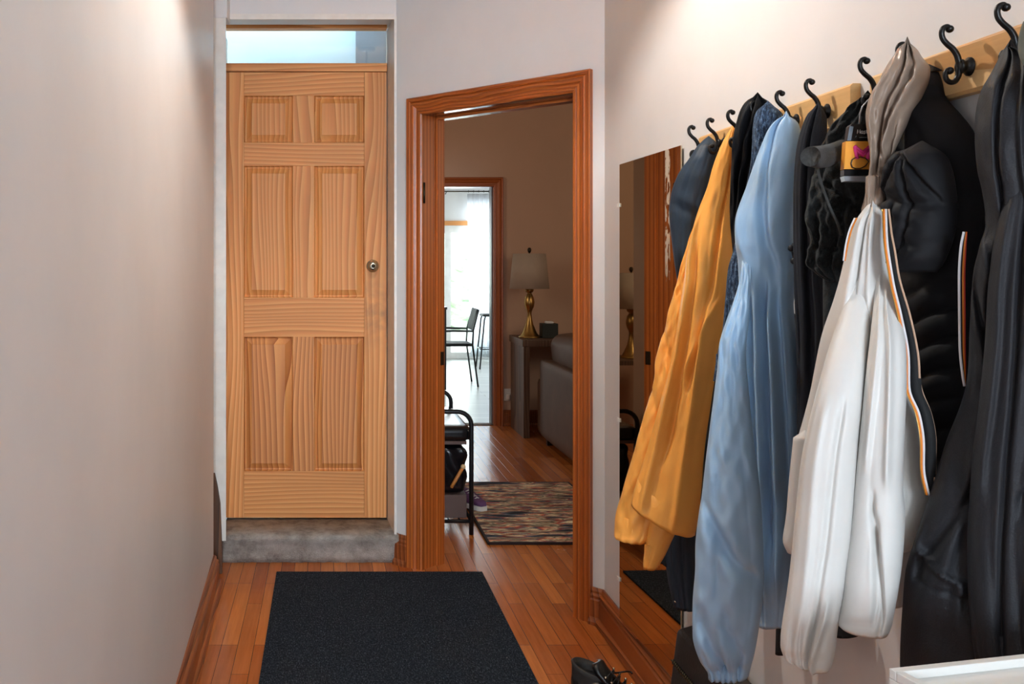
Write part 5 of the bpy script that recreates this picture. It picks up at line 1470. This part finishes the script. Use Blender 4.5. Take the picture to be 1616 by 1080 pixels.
# --- charcoal long coat nearest the viewer
g = garment('charcoal_coat', 1520, 1120, 1.22, 'long charcoal coat nearest the viewer, above the white cabinet, cut by the picture edge')
limb('body', COAT, g, [(76, 1586, 1604, 1.255), (84, 1580, 1632, 1.25), (96, 1575, 1650, 1.24), (118, 1564, 1668, 1.225), (145, 1549, 1680, 1.22), (175, 1541, 1684, 1.215), (215, 1539, 1686, 1.21), (270, 1543, 1688, 1.21), (301, 1550, 1690, 1.21), (355, 1557, 1690, 1.21), (393, 1546, 1690, 1.21), (427, 1537, 1690, 1.21), (517, 1531, 1690, 1.21), (602, 1526, 1690, 1.21),
                       (639, 1516, 1690, 1.21), (695, 1494, 1690, 1.21), (750, 1477, 1690, 1.21), (780, 1467, 1690, 1.21), (843, 1447, 1690, 1.21), (893, 1431, 1690, 1.21), (953, 1425, 1690, 1.21), (1040, 1421, 1690, 1.21), (1075, 1423, 1690, 1.21)],
     t=0.055, seed=61, folds=1.6, amp=0.011, aadd=3, start=.35, wr=0.0008,
     creases=[(0.02, .30, .45, .20, .025, .016), (0.02, .55, .5, .50, .03, -.012), (0.30, .0, .38, .3, .06, -.012), (0.38, .05, .52, .30, .04, .016), (0.50, .30, .80, .26, .05, -.010), (0.66, .40, .80, .1, .05, .014), (0.78, .02, .83, .38, .035, -.014), (0.83, .1, .85, .4, .03, .008), (0.535, .42, .54, 1, .3, .004)])
limb('sleeve', COAT, g, [(300, 1585, 1680, 1.20), (400, 1566, 1682, 1.185), (454, 1560, 1684, 1.178), (540, 1555, 1684, 1.172), (640, 1545, 1682, 1.17), (720, 1535, 1680, 1.17), (780, 1531, 1678, 1.17), (853, 1527, 1674, 1.17), (940, 1529, 1670, 1.17), (1020, 1537, 1664, 1.172), (1062, 1545, 1660, 1.175)],
     t=0.045, seed=63, folds=1.5, amp=0.009, aadd=4, start=.5,
     creases=[(0.0, .45, .9, .40, .035, .012), (0.05, .2, .6, .15, .06, -.008), (.3, .75, .9, .7, .05, -.009), (.55, .95, .62, .6, .04, .01)])
# sage hat on the nearest visible hook
g = thing('sage_hat', at(1675, 165, 1.13), 'grey-green hat edge at the top right corner of the picture', 'hat')
limb('crown', SAGE, g, [(22, 1640, 1662, 1.15), (32, 1622, 1690, 1.145), (50, 1613, 1712, 1.14), (78, 1609, 1726, 1.135), (96, 1613, 1730, 1.13), (125, 1632, 1730, 1.13), (165, 1650, 1722, 1.13)], t=.035, seed=3, folds=1.5, amp=.003)

# ---------------------------------------------------------------- portfolio bag against the wall, white cabinet
g = thing('portfolio_case', (0.93, 2.2, 0), 'dark grey zipped case leaning on the wall below the light blue raincoat', 'bag')
vs = []
for y in (2.50, 1.85):
    vs += [(xwall(y) - 0.105, y, 0.0), (xwall(y) - 0.042, y, 0.0), (xwall(y) - 0.010, y, 0.36), (xwall(y) - 0.062, y, 0.345)]
o = MB().add(vs, [(0, 1, 2, 3), (7, 6, 5, 4), (0, 4, 5, 1), (1, 5, 6, 2), (2, 6, 7, 3), (3, 7, 4, 0)]).build('body', plain('dark_canvas', srgb(52, 50, 50), 0.7, bmp=.3, bscale=120), g)
bv = o.modifiers.new('b', 'BEVEL'); bv.width = 0.012; bv.segments = 3
zz_ = MB(); teeth = MB()
def CP(y, z): return Vector((xwall(y) - 0.105 + 0.043 * z / 0.345 - 0.002, y, z))
zz_.tube([CP(2.49, 0.262), CP(2.2, 0.262), CP(1.86, 0.262)], 0.006, 8, flat=.5)
for k in range(60):
    y = 2.48 - k * 0.0105; teeth.tube([CP(y, 0.256) - Vector((.004, 0, 0)), CP(y, 0.268) - Vector((.004, 0, 0))], 0.0018, 6)
z_ = zz_.build('zipper', BLKM, g); teeth.build('zipper_teeth', plain('brass_teeth', srgb(120, 112, 84), 0.4, 0.7), z_)

g = thing('white_cabinet', (0.9, 1.05, 0), 'white laminate cabinet top with raised rim in the lower right corner', 'cabinet')
Mc = Matrix.Translation((0.612, 1.0, 0)) @ Matrix.Rotation(math.radians(11.9), 4, 'Z')
CW, CD, CT = 0.30, 0.26, 0.8986
MB().box(0.0, CW, -CD, 0.0, 0.04, CT - 0.010, 0.002, M=Mc).build('body', WHITEP, g)
rm = MB()
rm.box(0, CW, -0.010, 0.0, CT - 0.010, CT, 0.0015, M=Mc).box(0, 0.010, -CD, -0.010, CT - 0.010, CT, 0.0015, M=Mc).box(CW - .01, CW, -CD, -0.010, CT - 0.010, CT, 0.0015, M=Mc)
rm.build('rim', WHITEP, g)
MB().box(0.015, CW - .015, -CD + .02, -0.02, 0.0, 0.04, M=Mc).build('plinth', WHITEP, g)

# ---------------------------------------------------------------- hall pendant (just above the picture)
g = thing('pendant_lamp', (PEND[0], PEND[1], 2.515), 'amber glass hall pendant above the picture', 'lamp')
rimz = PEND[2] - 0.085
sgn = 48; pr = [(0.150, 0.0), (0.146, 0.07), (0.115, 0.14), (0.06, 0.18), (0.02, 0.19), (0.018, 0.187), (0.058, 0.176), (0.111, 0.136), (0.142, 0.068), (0.146, 0.0)]
vs = [(PEND[0] + r * math.cos(2 * PI * k / sgn), PEND[1] + r * math.sin(2 * PI * k / sgn), rimz + z) for r, z in pr for k in range(sgn)]
m = len(pr)
fs = [(i * sgn + k, i * sgn + (k + 1) % sgn, ((i + 1) % m) * sgn + (k + 1) % sgn, ((i + 1) % m) * sgn + k) for i in range(m) for k in range(sgn)]
MB().add(vs, fs, True).build('lamp_shade', AMBER, g)
MB().tube([(PEND[0], PEND[1], rimz + .17), (PEND[0], PEND[1], 2.82)], 0.006).build('stem', DKMET, g)
MB().lathe([(0.06, 0), (0.06, .02), (0, .03)], (PEND[0], PEND[1], 2.82), 24).build('canopy', DKMET, g)

for o in bpy.data.objects:
    if '_o' in o: del o['_o']
